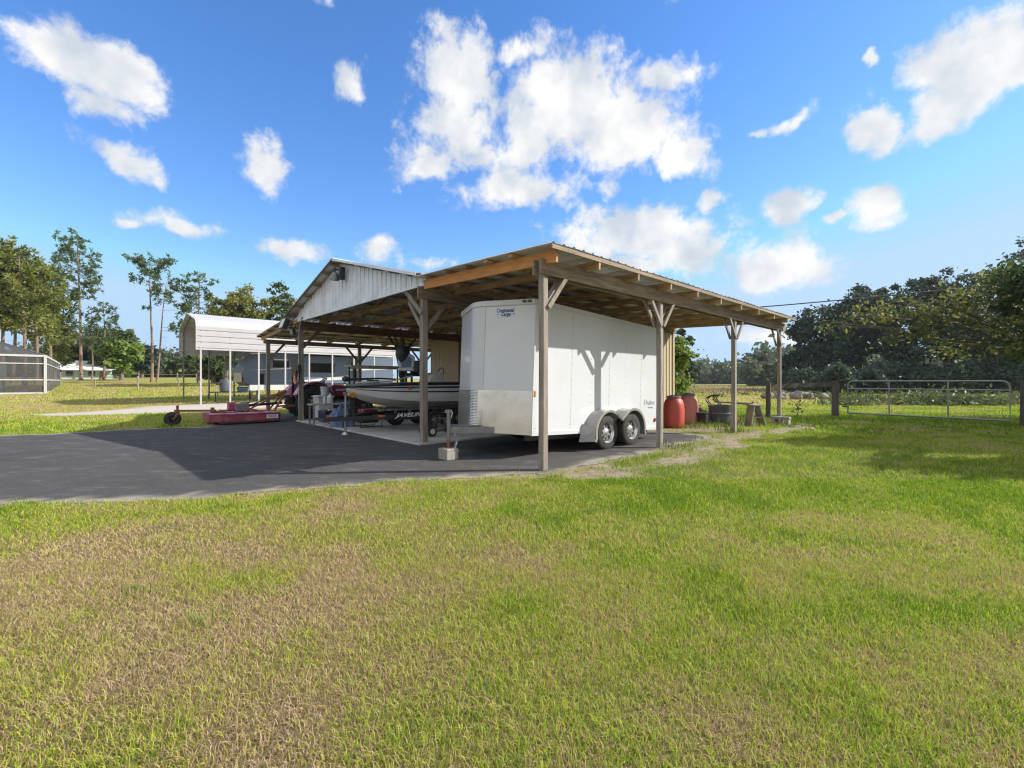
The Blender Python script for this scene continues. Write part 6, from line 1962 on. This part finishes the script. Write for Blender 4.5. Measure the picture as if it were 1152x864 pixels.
GL = 'broadleaf trees beyond the left field'
tree_px('oak_tree', 'dark oak behind the white-roofed house', 88, 84, 376, 62, oak_mid, 41, 170, 60, group=GL, low=0.1)
tree_px('oak_tree', 'low dark tree between the screened enclosure and the white-roofed house', 68, 80, 393, 40, oak_dark, 42, 100, 55, group=GL, low=0.05)
tree_px('oak_tree', 'bright yellow-green tree right of the white-roofed house', 137, 72, 386, 36, leaf_bright, 43, 110, 60, group=GL, low=0.15)
tree_px('oak_tree', 'mid-green tree above the bright one right of the house', 132, 82, 372, 46, oak_mid, 44, 130, 55, group=GL, low=0.15)
tree_px('oak_tree', 'dark rounded tree behind the twin-trunked pine', 160, 90, 392, 34, oak_dark, 45, 90, 50, group=GL, low=0.05)
tree_px('oak_tree', 'round green tree seen between pine trunks and carport', 204, 100, 400, 34, oak_mid, 46, 90, 50, group=GL, low=0.05)
tree_px('oak_tree', 'big loose-leaved tree with golden patches rising behind the carport roof', 272, 52, 318, 62, leaf_gold, 47, 190, 60, group='trees behind the carport', low=0.25, leaf=0.2)
tree_px('oak_tree', 'darker half of the trees behind the carport roof on the left', 253, 56, 330, 40, oak_mid, 48, 120, 55, group='trees behind the carport', low=0.25, leaf=0.22)
tree_px('oak_tree', 'green tree behind the carport roof nearest the barn gable', 313, 55, 318, 42, oak_mid, 49, 100, 45, group='trees behind the carport', low=0.3, leaf=0.22)
tree_px('oak_tree', 'low shrubby tree under the left end of the carport', 240, 60, 398, 40, oak_mid, 50, 90, 50, group='trees behind the carport', low=0.05)


def woods(name, label, rows, lm, seed, leaf, per=34):
    """a far wood that reads as one mass: rows of (px0, px1, Z, y_low, y_high)"""
    rg = np.random.default_rng(seed)
    pts = []
    for (a, b_, Z, yl, yh, n) in rows:
        for k in range(n):
            px = a + (b_ - a) * rg.random(); zz = Z * (0.94 + 0.14 * rg.random())
            x = px_x(px, zz); g0 = gz(x, zz)
            H_ = 1.35 + (429 - (yl + (yh - yl) * fbm(px * 0.09, 3.0 + seed, 1, 3))) / 508 * zz - g0
            H_ *= 0.8 + 0.3 * rg.random()
            r_ = H_ * (0.26 + 0.14 * rg.random())
            for j in range(9):
                d = unit(1, rg)[0]
                c = np.array([x, zz, g0 + H_ * 0.5]) + d * np.array([r_, r_, H_ * 0.48])
                c[2] = max(c[2], g0 + 0.3)
                q = rg.normal(size=(per, 3)) * r_ * 0.28; pts.append(c + q)
    C = np.concatenate(pts)
    V, F = leaf_quads(C, leaf, rg)
    o = np_mesh(name, V, [F], lm)
    return tag(o, label, 'woods', kind='stuff')


woods('far_woods', 'hazy far woods along the left horizon', [(-120, 340, 150, 402, 384, 190), (50, 240, 115, 416, 402, 90)], wood_far, 61, 0.75)
woods('far_woods', 'hazy far woods closing the right-hand field', [(690, 930, 230, 416, 402, 150), (560, 720, 220, 412, 398, 60), (850, 915, 130, 416, 384, 46), (930, 1500, 140, 405, 385, 150)], wood_far, 62, 1.1)
# the air: far trees pale a little
hz_ = MB(); hz_.box2((-420, -60, -1.2), (420, 420, 46)); hz_o = hz_.build('haze', None or rock_m); hz_o['kind'] = 'stuff'; hz_o['label'] = 'thin haze over the far field'
hm, nt, b = new_mat('thin_air'); nt.nodes.remove(b)
pv = nt.nodes.new('ShaderNodeVolumePrincipled'); pv.inputs['Color'].default_value = (0.80, 0.88, 1.0, 1); pv.inputs['Density'].default_value = 0.00024; pv.inputs['Anisotropy'].default_value = 0.3
nt.links.new(pv.outputs[0], nt.nodes['Material Output'].inputs['Volume'])
hz_o.data.materials[0] = hm
GR = 'dark oaks along the right-hand field'
tree_px('oak_tree', 'dark oak at the left end of the right-hand oak row with an airy top', 921, 72, 343, 70, oak_dark, 71, 230, 62, group=GR, low=0.02, leaf=0.30)
tree_px('oak_tree', 'low dark oak tucked under the airy one at the left of the row', 905, 66, 388, 44, oak_dark, 78, 110, 60, group=GR, low=0.0, leaf=0.28)
tree_px('oak_tree', 'broad dark oak second from the left above the left gate post', 966, 64, 322, 70, oak_dark, 72, 240, 62, group=GR, low=0.02, leaf=0.28)
tree_px('oak_tree', 'dark oak behind the left half of the tube gate', 1012, 58, 322, 74, oak_dark, 73, 240, 62, group=GR, low=0.02, leaf=0.26)
tree_px('oak_tree', 'tall dark oak behind the right half of the tube gate', 1066, 60, 300, 84, oak_dark, 74, 260, 62, group=GR, low=0.02, leaf=0.26)
tree_px('oak_tree', 'dark oak behind the right gate post', 1122, 54, 288, 90, oak_dark, 75, 240, 62, group=GR, low=0.02, leaf=0.25)
tree_px('oak_tree', 'dark oak running out of the right picture edge', 1180, 50, 258, 100, oak_dark, 76, 200, 60, group=GR, low=0.02, leaf=0.25)
tree_px('oak_tree', 'dark tree peeping out behind the cream end wall of the barn', 768, 46, 366, 30, oak_dark, 77, 80, 60, low=0.2, leaf=0.2)
woods('undergrowth', 'dark undergrowth filling the foot of the right-hand oaks', [(893, 1260, 50, 424, 405, 105), (880, 940, 60, 427, 412, 30)], oak_dark, 64, 0.24, 40)
# near tree right of the gate: its branches hang over the gate, its shade falls on the lawn
leafy_tree('live_oak', 'near leafy tree at the right edge whose golden-green branches hang over the gate', (20.3, 13.4, 0), [
    (0.4, -0.6, 4.8, 2.6, 2.9, 2.3), (-2.1, -1.6, 4.5, 1.7, 1.8, 1.5), (-1.6, 1.6, 4.6, 1.9, 1.8, 1.5), (1.8, 1.5, 4.4, 2.2, 2.2, 2.0), (1.2, -3.2, 4.6, 2.4, 2.2, 2.1), (-2.6, 0.4, 2.7, 1.5, 1.4, 1.0), (-0.2, -2.2, 2.6, 1.8, 1.5, 1.1), (0.6, 2.0, 2.7, 2.0, 1.6, 1.1)],
    live_leaf, 0.105, 480, 120, 81, 0.34, spread=0.17, trunk_h=2.6, limb_k=0.3)
leafy_tree('live_oak', 'thin olive-leaved tree whose bare twigs reach left above the tube gate', (20.9, 17.4, 0), [
    (-2.6, 0, 4.0, 1.5, 1.2, 0.9), (-4.3, -0.3, 4.3, 1.3, 1.0, 0.6), (-5.7, -0.1, 3.85, 1.2, 0.9, 0.5), (-7.2, 0.2, 3.9, 1.1, 0.8, 0.4), (-4.9, 0.3, 3.1, 1.3, 0.9, 0.55), (-3.1, 0.2, 2.7, 1.2, 0.9, 0.6), (-8.2, 0.2, 3.5, 0.6, 0.5, 0.3)],
    gold_dim, 0.10, 95, 22, 85, 0.17, spread=0.3, trunk_h=3.2, limb_k=0.35, core=0.2)
leafy_tree('live_oak', 'spreading oak standing out of view to the right that shades the lawn', (17.5, 9.0, 0), [
    (0.0, 1.0, 4.6, 2.5, 1.7, 1.5), (-2.6, 1.3, 4.4, 1.9, 1.25, 0.9), (-2.0, -1.9, 4.2, 1.7, 0.9, 0.7), (-5.0, -1.6, 3.4, 1.6, 0.8, 0.6), (-3.2, -2.6, 3.8, 1.7, 0.8, 0.7), (0.8, -2.0, 4.6, 2.4, 1.5, 1.3), (2.4, 0.2, 5.0, 2.4, 2.0, 1.6)],
    oak_mid, 0.19, 330, 110, 82, 0.34, spread=0.2, trunk_h=2.6, core=0.1)
leafy_tree('shrub', 'bright green shrub growing beside the cream end wall of the barn', tuple(W(12.0, 4.35)), [
    (0, 0, 1.5, 0.75, 0.7, 1.3), (0.3, -0.2, 2.4, 0.5, 0.5, 0.6), (-0.1, -0.2, 0.8, 0.6, 0.6, 0.7)], leaf_bright, 0.085, 110, 50, 83, 0.05, cat='shrub', spread=0.22)
sp_ = thing('sapling', 'thin leafy sapling in the grass left of the left gate post', 'sapling', (10.9, 17.3, 0))
mb = MB(); mb.tube([(0, 0, -0.05), (0.1, 0, 0.4), (0.55, 0, 0.85)], [0.015, 0.012, 0.005], 5); mb.tube([(0.1, 0, 0.4), (-0.4, 0, 0.75)], [0.01, 0.004], 5); mb.build('trunk', bark_oak, sp_)
rg = np.random.default_rng(5)
V, F = leaf_quads(np.concatenate([rg.normal(size=(60, 3)) * np.array([0.12, 0.1, 0.14]) + np.array([0.05, 0, 0.35]), rg.normal(size=(30, 3)) * np.array([0.16, 0.1, 0.08]) + np.array([0.42, 0, 0.78])]), 0.05, rg)
np_mesh('crown', V, [F], oak_mid, parent=sp_)


# ------------------------------------------------------------------ weeds and rough grass
def weed_patch(name, label, spots, lm, seed, h0, h1, w_, cat='weeds', lean=0.5):
    """spots: list of (x, y, rx, ry, count)"""
    rg = np.random.default_rng(seed)
    P = []
    for (cx, cy, rx, ry, n) in spots:
        x = cx + rg.normal(size=n) * rx; y = cy + rg.normal(size=n) * ry
        k = ~inpoly(x, y, SLAB) & ~((inpoly(x, y, DRIVE)) & (poly_dist(x, y, DRIVE) > 0.12)); x, y = x[k], y[k]
        u_, v_ = UV(x, y); k = ~((u_ > 6.8) & (u_ < 11.1) & (v_ > 3.55) & (v_ < 13.8)); x, y = x[k], y[k]
        n = len(x)
        z = ground_z(x, y); h = (h0 + (h1 - h0) * rg.random(n) ** 1.6) * (0.5 + fbm(x * 0.9, y * 0.9, 2, 3))
        a = rg.random(n) * 6.28; ln = h * lean * rg.random(n)
        bx, by = np.cos(a + 1.57) * w_ / 2, np.sin(a + 1.57) * w_ / 2
        q = np.empty((n, 4, 3))
        mx_, my_ = x + np.cos(a) * ln * 0.4, y + np.sin(a) * ln * 0.4
        q[:, 0] = np.stack([x, y, z - 0.01], 1); q[:, 1] = np.stack([mx_ + bx, my_ + by, z + h * 0.55], 1)
        q[:, 2] = np.stack([x + np.cos(a) * ln, y + np.sin(a) * ln, z + h], 1); q[:, 3] = np.stack([mx_ - bx, my_ - by, z + h * 0.55], 1)
        P.append(q.reshape(-1, 3))
    V = np.concatenate(P)
    o = np_mesh(name, V, [np.arange(len(V)).reshape(-1, 4)], lm)
    return tag(o, label, cat, kind='stuff')


wp = lambda u, v, *a: (*W(u, v)[:2], *a)
rg = np.random.default_rng(91)
pts = []
for k in range(105):
    px_ = 936 + 330 * rg.random(); zz = 25 + 6 * rg.random() ** 1.5
    if k > 92: px_ = 800 + 140 * rg.random(); zz = 36 + 8 * rg.random()
    h_ = (0.15 + 0.62 * rg.random() ** 1.5) * (0.5 if k > 92 else 1); w_ = 0.35 + 0.5 * rg.random()
    q = rg.normal(size=(70, 3)) * np.array([w_, w_, h_ * 0.42]) + np.array([px_x(px_, zz), zz, h_ * 0.45])
    q[:, 2] = np.abs(q[:, 2]); pts.append(q)
V, F = leaf_quads(np.concatenate(pts), 0.11, rg, 3.4, -0.3)
tag(np_mesh('tall_weeds', V, [F], weed_leaf), 'rank bushy weeds behind the tube gate', 'weeds', kind='stuff')
weed_patch('yard_weeds', 'tufts of weeds round the barrels and posts', [wp(7.5, 1.3, 0.35, 0.15, 160), wp(8.6, 1.1, 0.6, 0.2, 260), wp(9.6, 0.95, 0.5, 0.15, 260), wp(10.6, 1.4, 0.7, 0.4, 350), wp(10.4, 3.0, 0.6, 0.4, 400), wp(7.3, 0.1, 0.25, 0.2, 160), wp(3.5, -0.2, 0.3, 0.2, 160), wp(11.6, 1.6, 0.7, 0.6, 500), wp(5.0, 0.3, 0.5, 0.2, 130), wp(11.2, 3.4, 0.4, 0.25, 400)], weed_leaf, 92, 0.05, 0.26, 0.012)
weed_patch('field_grass', 'tall tan grass standing in the field beyond the fence', [(17, 58, 9, 6, 5000), (34, 66, 14, 8, 6000), (28, 95, 22, 14, 8000), (40, 140, 30, 22, 7000)], weed_tan, 93, 0.06, 0.42, 0.07, lean=1.6)
for i, (x, y, z, r_) in enumerate([(19.3, 34.0, 0.25, 0.55), (20.4, 34.6, 0.2, 0.5), (21.2, 33.6, 0.3, 0.6), (20.0, 33.3, 0.15, 0.45), (22.3, 34.4, 0.28, 0.55), (21.8, 33.0, 0.2, 0.4), (23.2, 33.6, 0.2, 0.5), (20.8, 34.9, 0.4, 0.5)]):
    t = MB(); rock(t, (0, 0, 0), r_, i + 20); o = t.build('rock', rock_m, None); o.location = (x, y, z)
    tag(o, 'pale rubble rock in the pile seen through the rail by the fence post', 'rock', 'rubble pile beyond the fence')
rg = np.random.default_rng(17)
cx_, cy_ = scatter(1.4, 14.0, 260, 1.25)
weed_patch('grass_tufts', 'longer green tufts of grass standing out of the lawn', [(x, y, 0.05 + 0.05 * rg.random(), 0.04, int(18 + 26 * rg.random())) for x, y in zip(cx_, cy_)], leaf_bright, 97, 0.04, 0.13, 0.006, cat='grass', lean=1.1)
# leaves dropped on the lawn near the gate
rg = np.random.default_rng(6)
n = 260
x = 11.2 + rg.normal(size=n) * 2.2; y = 12.6 + rg.normal(size=n) * 1.3
V, F = leaf_quads(np.stack([x, y, np.full(n, 0.05) + rg.random(n) * 0.03], 1), 0.048, rg)
o = np_mesh('fallen_leaves', V, [F], leaf_mat('dead_leaves', [(0.16, 0.11, 0.06), (0.27, 0.20, 0.11), (0.40, 0.33, 0.20)], 0.2)); tag(o, 'dead leaves scattered on the lawn in front of the gate', 'leaves', kind='stuff')
